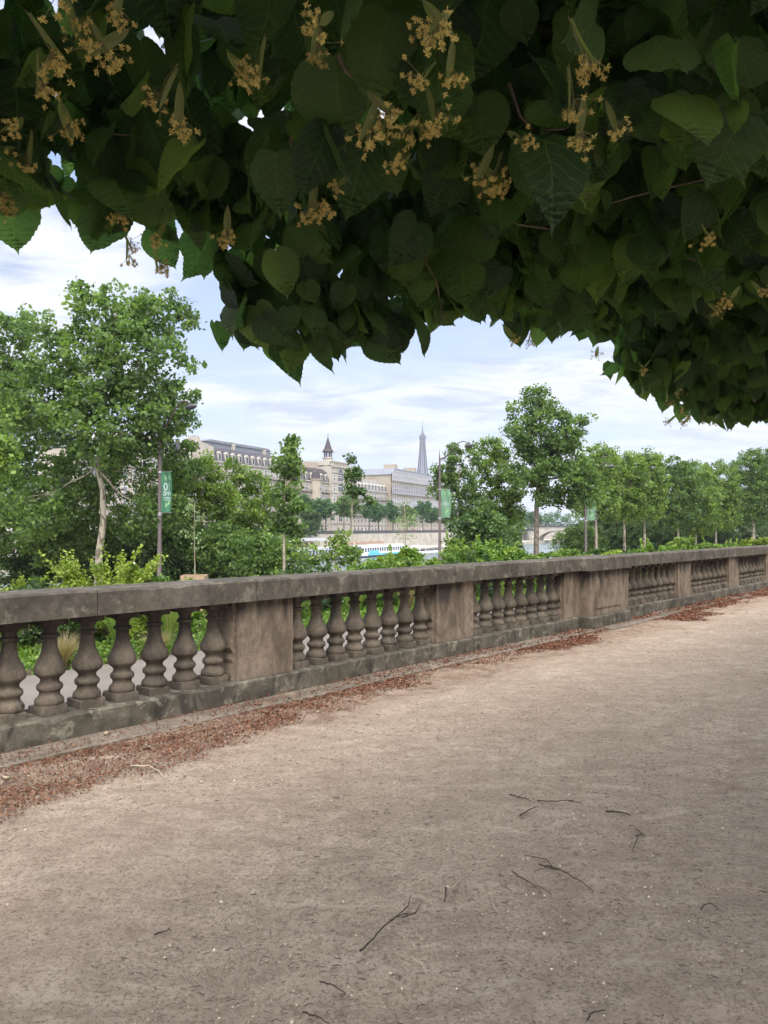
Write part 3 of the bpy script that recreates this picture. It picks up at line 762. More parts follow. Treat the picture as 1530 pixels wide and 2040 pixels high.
    for v in range(4):
        mb = MB(); mb.cur = 0; mb.tube([(0,0,.0),(.004,0,-.03),(0,.003,-.055)], .0007, 4)
        mb.cur = 1; vb = []; fb = []
        for i in range(7):
            f = i/6; wd = .008*math.sin(math.pi*min(1,f*.95+.03))**.6
            vb += [(-wd,.004+.012*f*f,-.005-f*.066),(0,.001+.012*f*f,-.005-f*.066),(wd,.004+.012*f*f,-.005-f*.066)]
        for i in range(6):
            for b in (0,1): fb.append((i*3+b,i*3+b+1,i*3+b+4,i*3+b+3))
        mb.add(vb, fb)
        for k in range(13+v*2):
            c = Vector((random.gauss(0,.014), random.gauss(0,.012), -.070+random.gauss(0,.009)))
            mb.cur = 0; mb.tube([(0,.002,-.052), tuple(c)], .0005, 3)
            mb.cur = 2
            for q in range(34):
                d = Vector([random.gauss(0,1) for _ in range(3)]).normalized(); e = c+d*random.uniform(.003,.0068); sd_ = d.orthogonal().normalized()*.00045
                mb.add([tuple(c-sd_), tuple(c+sd_), tuple(e+sd_*1.3), tuple(e-sd_*1.3)], [(0,1,2,3)])
        me_o = mb.build('blossom_cluster', mats, root); protos.append(me_o)
    spots = [(110,40),(125,70),(235,30),(40,100),(170,110),(350,200),(355,230),(20,310),(55,320),(760,250),(785,275),(830,260),(852,240),(990,345),(1012,325),(1005,360),(700,405),(630,410),(605,408),(520,605),(505,615),(640,690),(480,640),(300,520),(235,500),(1410,640),(1500,600),(1480,610),(1370,790),(1330,800),(1300,745),(820,365),(1400,495),(250,525),(450,460),(10,420),(1000,680),(1060,690),(330,490)]
    cand = [(px, py, 0) for px, py in spots]
    for _ in range(22): cand.append((random.uniform(20,1250), random.uniform(60,440), 0))
    for _ in range(34):
        px = random.uniform(1180,1530); cand.append((px, random.choice([random.uniform(600, 800), random.uniform(790, 850)]) if px > 1320 else random.uniform(560,740), 1))
    i = 0
    for px, py, far in cand:
        u = (px-765)/FPX; v = (HOR-py)/FPX
        Y = min((n1+(.04 if far else -.03))/(CA-SA*u), .60/max(v,.02) if not far else 99) - (.0 if not far else random.uniform(0,.12))
        x, y, z = at(px, py, Y)
        o = protos[i] if i < 4 else protos[i % 4].copy()
        if i >= 4: COL.objects.link(o)
        o.parent = root; o.location = (x-ox, y-oy, z+.06); o.rotation_euler = (random.uniform(-.8,.8), random.uniform(-.8,.8), random.uniform(0,6.28)); o.scale = (random.uniform(.7,1.05),)*3 if not far else (1.1,)*3
        i += 1
        if i >= 96: break
M['stalk'] = plain('green_stalk', (.14,.13,.06), .7)
M['bract'] = leafmat('bract', (.16,.19,.08), (.2,.24,.1), (.2,.24,.1), .4)
M['blossom'] = plain('linden_blossom', (.52,.43,.15), .8, 0, .25, 60)
build_lindens()

# ------------------------------------------------------------------ trees on the quay
pxtree('plane_tree', 'tall plane tree with pale mottled trunk at left behind the yellow green bush', 42,
  [(225,615,85,58),(330,630,68,60),(395,600,14,12),(285,720,105,85),(165,740,110,90),(165,600,32,38),(90,800,100,90),(240,850,120,85),(340,820,55,60),(120,920,95,80,4),(265,950,80,70,4),(340,900,50,55,2),(385,795,32,22),(200,1040,120,60,5),(60,1000,90,80),(75,650,40,35),(310,1020,55,60)],
  [(196,1216),(198,1100),(206,1040),(204,975),(192,930),(204,880),(206,800),(225,700),(228,610)], .21, 'plane_leaf', .24, 1.15, .62, 40)
pxtree('plane_tree', 'dense plane tree cut by the left edge, behind the mottled trunk tree', 47,
  [(15,690,70,70),(60,640,38,35),(-40,780,90,100),(30,850,90,90),(-20,960,110,90),(60,1050,110,70),(130,1080,90,50)],
  [(-10,1200),(-8,1050),(5,900),(10,760)], .28, 'plane_leaf', .24, 1.1, .62, 40)
pxtree('maple_tree', 'bright green branch tips of a tree entering at the left edge', 24,
  [(-15,890,42,42),(-5,935,38,28),(-60,930,60,70)], [(-110,1330),(-105,1100),(-80,960)], .15, 'young_leaf', .16, 1.2, .4, 40)
pxtree('leafy_tree', 'light green young tree just right of the first street lamp', 48,
  [(402,912,24,24),(372,935,26,30),(432,935,22,22),(395,960,48,44),(355,960,38,50),(440,1000,48,50),(375,1050,75,60),(360,1110,60,40),(445,1090,60,50)],
  [(400,1210),(402,1080),(400,960),(402,915)], .13, 'young_leaf', .18, 1.0, .45, 44, 'young_bark')
pxtree('leafy_tree', 'broad mid green tree between the light green tree and the narrow trunked one', 52,
  [(465,930,26,20),(475,958,38,30),(515,965,32,24),(545,990,25,25),(480,1010,55,50),(520,1060,45,45),(470,1090,75,50),(420,1120,70,35),(540,1100,40,40)],
  [(475,1205),(474,1080),(472,980)], .15, 'young_leaf', .18, 1.0, .45, 44, 'young_bark')
pxtree('narrow_tree', 'narrow dark green tree with straight thin trunk standing before the roofs', 37,
  [(577,890,17,20),(570,925,26,26),(585,950,20,24),(560,985,26,28),(585,1010,24,24),(562,1040,26,20),(590,1060,20,18)],
  [(567,1250),(566,1100),(566,1000),(575,890)], .085, 'plane_leaf', .17, 1.25, .38, 44, 'young_bark')
pxtree('narrow_tree', 'slim dark little tree, tip rising in front of the turreted house', 42,
  [(699,915,7,13),(702,945,16,14),(700,972,17,14),(716,985,12,10),(690,960,10,10),(732,995,12,10)],
  [(703,1210),(702,1090),(701,1000),(699,912)], .06, 'dark_leaf', .17, 1.2, .35, 36, 'young_bark')
pxtree('shrub_tree', 'low light green bushy sapling left of the tour boat', 33,
  [(668,1100,34,26),(640,1118,34,20),(690,1072,18,26),(700,1105,20,22),(610,1100,30,28)], [(668,1230),(668,1120),(680,1070)], .05, 'young_leaf', .14, .85, .35, 34, 'young_bark')
pxtree('sapling', 'thin sparse pale sapling, nearly bare, in front of the quay wall', 38,
  [(806,1000,12,18),(812,1035,18,22),(800,1060,18,16),(828,1060,12,20),(795,1030,10,12)], [(808,1200),(808,1090),(806,1000)], .035, 'pale_leaf', .09, .5, .35, 26, 'young_bark')
pxtree('leafy_tree', 'rounded green tree just right of the second street lamp', 64,
  [(905,905,17,20),(935,910,22,26),(890,945,30,24),(862,965,24,13),(925,965,38,32),(885,985,30,20),(945,1010,42,30),(905,1020,25,22),(950,1050,55,30)],
  [(910,1160),(912,1060),(914,990),(915,920)], .12, 'plane_leaf', .2, 1.1, .48, 42, 'young_bark')
pxtree('leafy_tree', 'full green tree touching the left side of the tallest right hand tree', 67,
  [(975,890,26,20),(1000,905,20,18),(985,935,42,34),(1015,970,35,32),(985,1000,42,30),(1025,1010,25,25),(1005,1045,45,30)],
  [(988,1155),(990,1070),(988,930)], .13, 'young_leaf', .2, 1.1, .48, 42, 'young_bark')
pxtree('plane_tree', 'tall dark plane tree with grey trunk, highest tree right of centre', 62,
  [(1065,790,28,22),(1033,808,20,18),(1038,850,32,32),(1090,832,46,38),(1128,862,42,38),(1165,836,24,12),(1075,885,58,42),(1135,908,52,42),(1055,940,54,38),(1112,952,58,38),(1160,945,40,38),(1140,992,52,24),(1090,990,30,18),(1180,985,30,28)],
  [(1068,1166),(1068,1090),(1069,1010),(1073,960),(1078,880),(1075,800)], .26, 'plane_leaf', .24, 1.15, .6, 40, 'bark')
row = [(1187,84,882,42,'first tree right of the dark plane tree, trunk by the third lamp'),(1243,88,893,42,'pale trunked young tree, fifth trunk from the right'),(1283,92,890,38,'young plane tree with forked pale trunk beside its paler neighbour'),
       (1350,98,908,40,'darker young tree midway in the right hand row'),(1385,104,918,40,'young tree behind the clipped shrubs, its trunk dark and thin'),(1425,108,912,42,'bright round crowned tree in the right hand row'),
       (1500,112,893,46,'taller tree with thick grey trunk near the right edge'),(1548,118,888,46,'tree cut by the right edge of the view')]
for i, (px, Y, top, hw, lab) in enumerate(row):
    hh = (1040-top)/2
    r_ = random.Random(i); hw *= 1.18
    lobes = [(px+r_.uniform(-8,8), top+18, hw*.5, 18), (px-hw*.4, top+45, hw*.55, 32), (px+hw*.4, top+42, hw*.55, 32), (px, top+75, hw*.95, 40), (px-hw*.3, top+116, hw*.8, 34), (px+hw*.35, top+116, hw*.75, 34), (px+hw*.75, top+75, hw*.4, 25), (px-hw*.8, top+85, hw*.4, 25)]
    pxtree('row_tree', lab, Y, lobes, [(px,1052+4.5*FPX/Y),(px+1,1060),(px-1,1010),(px,top+40)], .17 if i not in (6,) else .3, ('young_leaf','young_leaf','young_leaf','plane_leaf')[i%4] if i not in (6,7) else 'plane_leaf', .24, 1.05, .6, 40, 'plane_bark' if i in (1,2,6) else 'young_bark', group='row of young trees along the street at right')
# low undergrowth trees behind the row (dense greenery under crowns)
und = [(1155,1076,50,34,96,'leafy undergrowth bush right of the grey trunk'),(1225,1058,64,50,112,'dark leafy bush behind the third lamp pole'),(1310,1058,64,48,120,'dark leafy bush under the pale trunks'),(1395,1056,62,46,128,'dark bush filling the gap under the right hand row'),(1470,1055,52,44,138,'dark bush beside the thick grey trunk'),(1535,1060,40,38,146,'dark bush cut by the right edge under the row'),
       (955,1062,62,48,42,'tall dark shrub under the rounded trees right of the second lamp'),(1015,1082,28,40,45,'dark shrub left of the grey trunk'),(520,1110,80,50,44,'wide shrubbery under the narrow tree'),(430,1100,80,60,46,'green shrubbery below the light green young tree'),(335,1090,60,75,46,'dark shrubbery behind the first street lamp'),(230,1110,70,60,50,'dark shrubbery right behind the mottled trunk'),(90,1100,90,60,50,'dark shrubbery behind the yellow green bush at left')]
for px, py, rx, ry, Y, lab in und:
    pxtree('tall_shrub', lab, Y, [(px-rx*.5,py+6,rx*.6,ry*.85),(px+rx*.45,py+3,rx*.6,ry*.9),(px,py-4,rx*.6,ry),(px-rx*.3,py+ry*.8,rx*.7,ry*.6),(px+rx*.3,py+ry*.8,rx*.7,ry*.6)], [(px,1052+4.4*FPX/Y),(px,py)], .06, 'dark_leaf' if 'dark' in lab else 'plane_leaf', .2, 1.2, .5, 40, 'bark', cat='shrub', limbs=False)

# ------------------------------------------------------------------ bushes and grasses in the bed behind the balustrade
def bush(label, px, top, hw, Y, mat, leaf=.045, spiky=0, dens=1.0, name='garden_bush', base=0.):
    k = Y/FPX; x = (px-765)*k; ztop = EYE-(top-HOR)*k; H = ztop-base; W = hw*k
    root = empty(name, (x, Y, base-.03), 0, label, 'bush')
    lobes = []
    r_ = random.Random(int(px)); nl = 7
    for i in range(nl):
        a = -1+2*i/(nl-1); h = H*(1.0-.16*a*a+r_.uniform(-.05,.04)); lobes.append((a*W*.78, r_.uniform(-.35,.35)*W, h*.62, W*.33, W*.4, h*.38))
        lobes.append((a*W*.7, r_.uniform(-.45,.45)*W, h*.3, W*.33, W*.4, h*.3))
    ncl = int(dens*H*W*2*4.6/(.14*.14*math.pi)); rc = .13
    P, var = clump_points(lobes, ncl, 80, rc, .3)
    mb = MB()
    if spiky:
        ex = []
        for i in range(spiky):
            a = r_.uniform(-1,1); p0 = Vector((a*W*.6, r_.uniform(-.3,.3)*W, H*.6)); d = Vector((a*.7+r_.gauss(0,.3), r_.gauss(0,.3), 1)).normalized(); L = r_.uniform(.25,.6)*H
            for q in range(60):
                f = q/60; ex.append(tuple(p0+d*L*f+Vector([r_.gauss(0,.02) for _ in range(3)])))
            mb.tube([(0,0,.02), tuple(p0), tuple(p0+d*L)], [.006,.004,.001], 4)
        P = np.concatenate([P, np.array(ex)]); var = np.concatenate([var, np.full(len(ex), .75)])
    for i in range(9):
        l = lobes[r_.randrange(len(lobes))]; mb.tube([(0,0,0),(l[0]*.4,l[1]*.4,l[2]*.5),(l[0],l[1],l[2])], [.012,.008,.004], 5)
    P[:,2] = np.maximum(P[:,2], .02)
    V, Fq, vv = rhomb_leaves(P, leaf*1.12, var, .3)
    np_mesh('foliage', V, Fq, M[mat], root, vv); mb.build('stems', M['bark'], root)
    return root
bush('yellow green feathery bush rising above the coping at left', 208, 1100, 104, 10.2, 'yellow_leaf', .04, 26)
bush('low yellow green hedge tuft at the far left edge', 45, 1142, 60, 9.6, 'yellow_leaf', .035, 6)
bush('rounded glossy bush with yellow tips right below the tour boat', 806, 1083, 44, 16.5, 'shrub_leaf', .06, 5, 1.2)
bush('wide olive green bush between the second lamp and the grey trunk', 970, 1078, 72, 20, 'shrub_leaf', .06, 10, 1.1)
bush('small upright leafy bush just right of the second lamp pole', 905, 1072, 24, 22, 'young_leaf', .08, 4, 1.1)
bush('flat topped yellowish hedge below the third lamp', 1215, 1093, 52, 21, 'yellow_leaf', .05, 0, 1.1)
bush('light green bush right of the flat hedge', 1300, 1078, 45, 25, 'shrub_leaf', .06, 5, 1.1)
bush('rounded pale bush midway below the right hand trees', 1365, 1068, 42, 28, 'young_leaf', .07, 4, 1.1)
bush('dull green bush further right below the row', 1435, 1074, 40, 31, 'shrub_leaf', .07, 4, 1.1)
bush('yellowish bush by the thick grey trunk at right edge', 1515, 1068, 40, 34, 'yellow_leaf', .07, 4, 1.1)
bush('low fresh green shrub left of the round bush', 720, 1118, 40, 15, 'young_leaf', .05, 4)
bush('low leafy shrub behind the first pier', 560, 1140, 60, 12.5, 'young_leaf', .045, 4)
# shrubs and grasses seen through the openings
thr = [(2.1,9.4,.95,'dark shrub seen through the leftmost openings'),(3.1,8.9,.75,'leafy shrub behind the second and third balusters'),(4.6,9.6,.95,'shrub behind the fourth baluster from the left'),(6.3,9.7,.95,'shrub behind the first stone pier'),(7.9,9.4,.9,'green shrub seen in the left part of the second bay'),(9.2,9.8,1.,'green shrub seen in the middle of the second bay'),(10.6,9.5,1.,'green shrub seen in the right part of the second bay'),(12.2,9.8,1.05,'green shrub seen behind the second pier'),(13.8,9.4,1.,'green shrub seen through the third bay'),(15.6,9.8,1.05,'green shrub seen at the end of the third bay'),(18,9.6,1.05,'green shrub behind the projecting pier'),(21,9.6,1.05,'green shrub behind the fourth bay'),(25,9.6,1.,'green shrub behind the fifth bay'),(29.5,9.6,1.,'green shrub behind the last visible bay')]
for i, (s, n, h, lab) in enumerate(thr):
    x, y, _ = B(s, n); px = 765+FPX*x/y; top = HOR+(EYE-h)*FPX/y
    bush(lab, px, top, .62*FPX/y*(1+.03*s), y, ('shrub_leaf','young_leaf','dark_leaf')[i%3], .045+.001*s, 0, .6)
def cover():
    n = 60000; s_ = RNG.uniform(0,1,n)**1.5*34+.5; nn = RNG.uniform(7.98, 10.4, n)
    hgt = np.array([.10+.16*abs(mnoise.noise((a*1.1,b*1.6,4))) for a, b in zip(s_, nn)])
    P = np.stack([s_*CA-nn*SA, s_*SA+nn*CA, -.03+RNG.uniform(0,1,n)*hgt], 1)
    V, Fq, vv = rhomb_leaves(P, .05, np.clip(RNG.normal(.45,.22,n),0,1), .6)
    tag(np_mesh('ground_cover', V, Fq, M['shrub_leaf'], None, vv), 'low leafy ground cover filling the bed behind the balustrade', 'ground cover', kind='stuff')
cover()
def grass_clump(label, s, n, h, r, mat, nb_=420):
    x, y, _ = B(s, n); root = empty('ornamental_grass', (x, y, -.04), 0, label, 'grass clump', 'grass clumps in the bed behind the balustrade')
    V = []; Fs = []; var = []
    for i in range(nb_):
        a = random.uniform(0, 2*math.pi); b0 = random.uniform(0,.1)*r; L = h*random.uniform(.7,1.12); lean = random.uniform(.1,1.)*r; w0 = random.uniform(.003,.006)
        ca, sa = math.cos(a), math.sin(a); o = len(V); v_ = random.random()
        for k in range(6):
            f = k/5; rr = b0+lean*f**1.7; z = L*(f-.32*f**3*(lean/r)); w_ = w0*(1-f*.85)
            V.append((ca*rr-sa*w_, sa*rr+ca*w_, z)); V.append((ca*rr+sa*w_, sa*rr-ca*w_, z)); var += [v_, v_]
        for k in range(5): Fs.append((o+2*k, o+2*k+1, o+2*k+3, o+2*k+2))
    np_mesh('blades', np.array(V), np.array(Fs), M[mat], root, np.array(var))
gl = [(4.85,8.25,.92,.34,'grass_blade','tall yellowing grass clump with loose tips behind the fifth baluster'),(5.55,8.3,.88,.34,'grass_blade','fresh green grass clump behind the sixth baluster'),(4.1,8.1,.42,.36,'straw','low straw coloured grass tuft behind the third baluster'),(5.2,8.02,.36,.30,'straw','low straw coloured grass tuft at the foot of the green clumps'),(2.9,8.15,.38,.34,'straw','low straw coloured grass tuft at the left end of the bed'),
      (7.6,8.3,.85,.34,'grass_blade','green grass clump at the left end of the second bay'),(8.9,8.25,.9,.34,'grass_blade','yellowing grass clump in the middle of the second bay'),(10.3,8.3,.8,.36,'straw','straw coloured grass clump right of the second bay middle'),(13.3,8.3,.85,.4,'grass_blade','green grass clump seen through the third bay')]
for s, n, h, r, mt, lab in gl: grass_clump(lab, s, n, h, r, mt)

# planter with a staked sapling behind the first pier
x, y, z = at(388, 1152, 13.5)
pl = empty('wooden_planter', (x, y, -.03), R(4), 'raw plank planter box whose rim just clears the coping left of centre', 'planter')
mb = MB(); hw = .205; H = EYE-(1145-HOR)/FPX*13.5+.03
for k in range(5):
    z0 = H*k/5+.004; z1 = H*(k+1)/5-.004
    mb.box(-hw,hw,-hw,-hw+.025,z0,z1); mb.box(-hw,hw,hw-.025,hw,z0,z1); mb.box(-hw,-hw+.025,-hw+.026,hw-.026,z0,z1); mb.box(hw-.025,hw,-hw+.026,hw-.026,z0,z1)
mb.build('planks', M['wood'], pl)
mb = MB()
for sx in (-1,1):
    for sy in (-1,1): mb.box(sx*(hw-.045)-.018, sx*(hw-.045)+.018, sy*(hw-.045)-.018, sy*(hw-.045)+.018, 0, H-.01)
mb.build('corner_posts', M['wood'], pl)
pxtree('sapling', 'spindly young tree with thin pale stem growing from the plank planter', 13.5, [(388,1020,16,26),(380,1060,14,20),(398,1075,10,18)], [(388,1222),(389,1140),(387,1050),(388,1000)], .012, 'pale_leaf', .05, .5, .12, 16, 'young_bark', gz=0, limbs=False)

# ------------------------------------------------------------------ street lamps with banners
def text_mesh(txt, size, mat, parent, loc, rot, mirror=True, name='lettering', sx=1.0):
    c = bpy.data.curves.new(name, 'FONT'); c.body = txt; c.size = size; c.align_x = 'CENTER'; c.align_y = 'CENTER'; c.offset = size*.008; c.extrude = .003
    t = bpy.data.objects.new(name, c); COL.objects.link(t)
    me = bpy.data.meshes.new_from_object(t.evaluated_get(bpy.context.evaluated_depsgraph_get()))
    bpy.data.objects.remove(t)
    for v in me.vertices: v.co.x *= (-sx if mirror else sx)
    me.materials.clear(); me.materials.append(mat)
    o = link(name, me, parent, loc); o.rotation_euler = rot; return o
def lamp(px, Y, label, bm_, full, top=8.1, banner_top=4.45, bulge=.12):
    x = (px-765)/FPX*Y; gz = -2.86
    root = empty('street_lamp', (x, Y, gz), R(49.4)-R(90), label, 'street lamp', 'street lamps with green banners')   # local +x points to -n (over the street)
    H = EYE+6.0*1.02-gz
    mb = MB(); mb.lathe([(.17,0),(.17,.9),(.13,1.0),(.115,3.5),(.10,3.55),(.09,H-2.2),(.075,H-1.5),(.07,H-1.0),(.04,H-.5),(.008,H)], seg=14)
    mb.build('pole', M['lamp'], root, True)
    za = H-.78
    pts = [(0,0,za),(.25,0,za+.02),(.65,0,za+.18),(1.05,0,za+.50),(1.4,0,za+.88),(1.75,0,za+1.12),(2.15,0,za+1.22),(2.5,0,za+1.15),(2.62,0,za+1.0)]
    mb = MB(); mb.tube(pts, [.06,.055,.05,.045,.042,.04,.036,.034,.03], 8)
    mb.tube([(0,0,za-.2),(.3,0,za-.1),(.7,0,za+.16)], [.03,.03,.02], 6); mb.build('arm', M['lamp'], root, True)
    mb = MB(); mb.lathe([(.05,.16),(.12,.13),(.30,.07),(.40,0.),(.40,-.04),(.30,-.10),(.1,-.13)], 2.75, 0, za+.86, 18)
    mb.v = [(vx, vy*.6, vz-(vx-2.75)*-.12) for vx, vy, vz in mb.v]
    mb.build('lamp_head', M['lamphead'], root, True)
    zb1 = banner_top-gz; zb0 = zb1-2.12; wb = .98
    for zc in (zb1+.03, zb0-.03, zb0-.12):
        mb = MB(); mb.lathe([(.13,-.03),(.13,.03)], seg=12, z0=zc); mb.tube([(.1,0,zc),(wb+.1,0,zc)] if zc != zb0-.12 else [(.1,0,zc),(.2,0,zc)], .015, 5); mb.build('bracket', M['clamp'], root)
    V = []; Fs = []; NX, NZ = 10, 14
    for i in range(NZ+1):
        f = i/NZ; e = wb*(.86+.14*math.sin(math.pi*f))
        for j in range(NX+1):
            q = j/NX; V.append((.13+e*q, bulge*math.sin(math.pi*f)*math.sin(math.pi*q*.9)+.02*math.sin(q*9+f*5), zb0+(zb1-zb0)*f))
    nv = len(V); V2 = [(a, b-.006, c) for a, b, c in V]
    for i in range(NZ):
        for j in range(NX): a = i*(NX+1)+j; Fs.append((a,a+1,a+NX+2,a+NX+1)); Fs.append((nv+a,nv+a+NX+1,nv+a+NX+2,nv+a+1))
    mb = MB(); mb.add(V+V2, Fs); ban = mb.build('banner', bm_, root, True)
    def by(xx, zz_):
        f = (zz_-zb0)/(zb1-zb0); q = (xx-.13)/wb; return bulge*math.sin(math.pi*f)*math.sin(math.pi*q*.9)+.02*math.sin(q*9+f*5)
    def drape(o):    # press lettering on the banner's side that faces the path
        for v in o.data.vertices:
            X, Z_ = v.co.x, v.co.y; d = v.co.z; bx = max(.15,min(1.08,X+o['bx'])); bz = Z_+o['bz']
            v.co = (bx, by(bx,bz)-.012-d, bz)
    rot = (0,0,0)
    def put(txt, size, cx, cz, sx=1.0):
        o = text_mesh(txt, size, M['bannertext'], ban, (0,0,0), rot, True, 'lettering', sx); o['bx'] = cx; o['bz'] = cz; drape(o); del o['bx']; del o['bz']
    cx = .13+wb*.5
    if full:
        put('10', .58, cx-.04, zb1-.78, .95); put('ANS', .34, cx-.05, zb1-1.13, .95)
    mb = MB()
    for k, wd in enumerate((.7,.62,.5) if full else (.72,.66,.72,.6)):
        zc = zb1-(1.33 if full else .98)-k*.075
        mb.v += []
        n_ = 10
        vs_ = []; fs_ = []
        for j in range(n_+1):
            xx = cx-wd/2+wd*j/n_
            for dz in (-.014,.014): vs_.append((xx, by(xx,zc+dz)-.014, zc+dz))
        for j in range(n_): fs_.append((2*j,2*j+2,2*j+3,2*j+1))
        mb.add(vs_, fs_)
    mb.build('small_print', M['bannertext'], ban)
    for (lx, lz, L, ang) in ((cx-.15, zb1-.30, .36, 1.9), (cx+.22, zb1-.33, .34, 1.1), (cx+.12, zb0+.50, .40, .9), (cx-.08, zb0+.38, .3, 1.9)):
        mb = MB(); vs_ = []; fs_ = []
        for j in range(9):
            f = j/8; wq = .085*math.sin(math.pi*f); px_ = lx+math.cos(ang)*L*(f-.5); pz_ = lz+math.sin(ang)*L*(f-.5)
            for sgn in (-1,1):
                ax_, az_ = px_+sgn*wq*-math.sin(ang), pz_+sgn*wq*math.cos(ang); ax_ = max(.15,min(.13+wb*.86,ax_)); vs_.append((ax_, by(ax_,az_)-.012, az_))
        for j in range(8): fs_.append((2*j,2*j+2,2*j+3,2*j+1))
        mb.add(vs_, fs_); mb.build('leaf_print', M['bannerleaf'], ban)
    return root
lamp(318, 41, 'dark street lamp with green banner reading 10 ANS in reverse, by the big left tree', M['banner'], True)
lamp(876, 59.5, 'brown street lamp with light green banner standing against the river, right of the distant tower', M['banner2'], False, bulge=.03)
lamp(1167, 79, 'third street lamp, banner half hidden among the right hand trees', M['banner2'], False, bulge=.03)

# ------------------------------------------------------------------ far bank: buildings
def window_mesh(w, h, arch=False):
    mb = MB(); mb.cur = 0
    mb.box(-w/2-.14, w/2+.14, -.10, .0, -.12, 0); mb.box(-w/2-.12, -w/2, -.06, 0, 0, h); mb.box(w/2, w/2+.12, -.06, 0, 0, h); mb.box(-w/2-.14, w/2+.14, -.10, 0, h, h+.16)
    mb.cur = 1; mb.box(-w/2, w/2, -.03, 0, 0, h)
    mb.cur = 0; mb.box(-.04,.04,-.05,-.03,0,h); mb.box(-w/2,w/2,-.052,-.032,h*.62,h*.68)
    if arch:
        mb.cur = 1; pts = [(w/2*math.cos(math.pi*k/10), h+.17+w/2*math.sin(math.pi*k/10)) for k in range(11)]; mb.prism(pts, -.03, 0)
    return mb
WIN = {}
def put_window(parent, x, z, y=0., w=1.3, h=2.2, name='window', arch=False):
    key = (round(w,2), round(h,2), arch)
    if key in WIN:
        o = bpy.data.objects.new(name, WIN[key]); COL.objects.link(o); o.parent = parent
    else:
        o = window_mesh(w, h, arch).build(name, [M['frame'], M['glass']], parent); WIN[key] = o.data
    o.location = (x, y-.003, z); return o
def building(name, label, t0, t1, m0, z0, floors, fh, bayw, wall, roofm, rh, depth=14, dormers=True, chim=3, flat=False, win=(1.3,2.2), inset=2.0, skipw=False):
    W = t1-t0
    root = empty(name, F(t0, m0, z0), R(64.4), label, 'building')
    H = floors*fh
    mb = MB(); mb.box(0, W, 0, depth, 0, H); wl = mb.build('wall', wall, root)
    mb = MB()
    for k in range(1, floors+1): mb.box(-.15, W+.15, -.25, -.001, k*fh-.32, k*fh-.05)
    mb.box(-.3, W+.3, -.55, -.002, H-.04, H+.28)
    nb_ = max(2, int(W/bayw)); bw = W/nb_
    for k in range(nb_+1): mb.box(k*bw-.22, k*bw+.22, -.14, -.002, 0, H-.35)
    mb.build('stringcourses', M['trim'], root)
    if not skipw:
        for f in range(floors):
            for k in range(nb_):
                if f == 0: put_window(root, (k+.5)*bw, .4, 0, win[0]*1.15, fh*.72, arch=False)
                else: put_window(root, (k+.5)*bw, f*fh+.55, 0, win[0], min(win[1], fh-1.1))
        for f in (2, floors-1):
            mb = MB(); mb.box(0.2, W-.2, -.75, -.26, f*fh-.2, f*fh-.02)
            n_ = int(W/.5)
            for q in range(n_): mb.box(.25+q*.5, .29+q*.5, -.74, -.71, f*fh, f*fh+.85)
            mb.box(.2, W-.2, -.75, -.70, f*fh+.85, f*fh+.92); mb.build('balcony', M['iron'], root)
    # mansard
    i1 = inset*.45
    prof = [(-.2, H+.28), (i1, H+rh*.72), (i1+inset*1.1, H+rh), (depth-inset, H+rh), (depth+.2, H+.28)]
    V = [(-.2, y, z) for y, z in prof]+[(W+.2, y, z) for y, z in prof]; k = len(prof)
    mb = MB(); mb.add(V, [tuple(range(k)), tuple(reversed(range(k,2*k)))]+[(j, k+j, k+(j+1)%k, (j+1)%k) for j in range(k)])
    rf = mb.build('roof', roofm, root)
    mb = MB(); mb.box(-.25, W+.25, i1+.05, i1+inset*1.1, H+rh*.72+.02+.3, H+rh+.12); 
    if dormers:
        for q in range(nb_):
            x_ = (q+.5)*bw; zc = H+.5; d = MB(); d.cur = 0
            d.box(x_-.85, x_+.85, -.1, i1+.4, zc, zc+2.3); d.prism([(x_-1.0, zc+2.3),(x_+1.0, zc+2.3),(x_, zc+2.95)], -.2, i1+.4)
            d.cur = 1; d.box(x_-.5, x_+.5, -.14, -.101, zc+.25, zc+2.05)
            d.build('dormer', [M['trim'], M['glass']], rf)
    r_ = random.Random(int(t0))
    for q in range(chim):
        x_ = W*(q+.5)/chim+r_.uniform(-1,1); c = MB(); c.cur = 0; h_ = r_.uniform(1.4,2.4); c.box(x_-.5, x_+.5, 3, 7.5, H+rh*.6, H+rh+h_)
        c.cur = 1
        for j in range(6): c.lathe([(.14,0),(.11,.7)], x_, 3.4+j*.72, H+rh+h_, 8)
        c.build('chimney', [wall, M['canvas']], rf)
    return root, W, H
z0 = -.45
b1, W1, H1 = building('apartment_building', 'cream apartment building with dark mansard roof behind the trees, leftmost of the visible fronts', 178, 232, 150, z0, 6, 3.75, 3.6, M['cream'], M['slate'], 5.0)
# raised zinc attic of the left building
mb = MB(); mb.box(14, 50, 4, 13, H1+4.6, H1+6.6); mb.prism([(13.5,H1+6.6),(50.5,H1+6.6),(48,H1+7.4),(16,H1+7.4)], 3.6, 13.2); mb.build('attic', M['zinc'], b1)
mb = MB(); mb.prism([(0,H1),(13,H1),(13,H1+4.4),(6,H1+5.8),(0,H1+4.6)], -.3, 10); mb.build('gable', M['cream'], b1)
b2, W2, H2 = building('apartment_building', 'ornate limestone apartment house with brown mansard, dormers and rounded bay beside the turret', 240, 262, 149.5, z0, 5, 3.9, 3.6, M['cream2'], M['slate2'], 5.6)
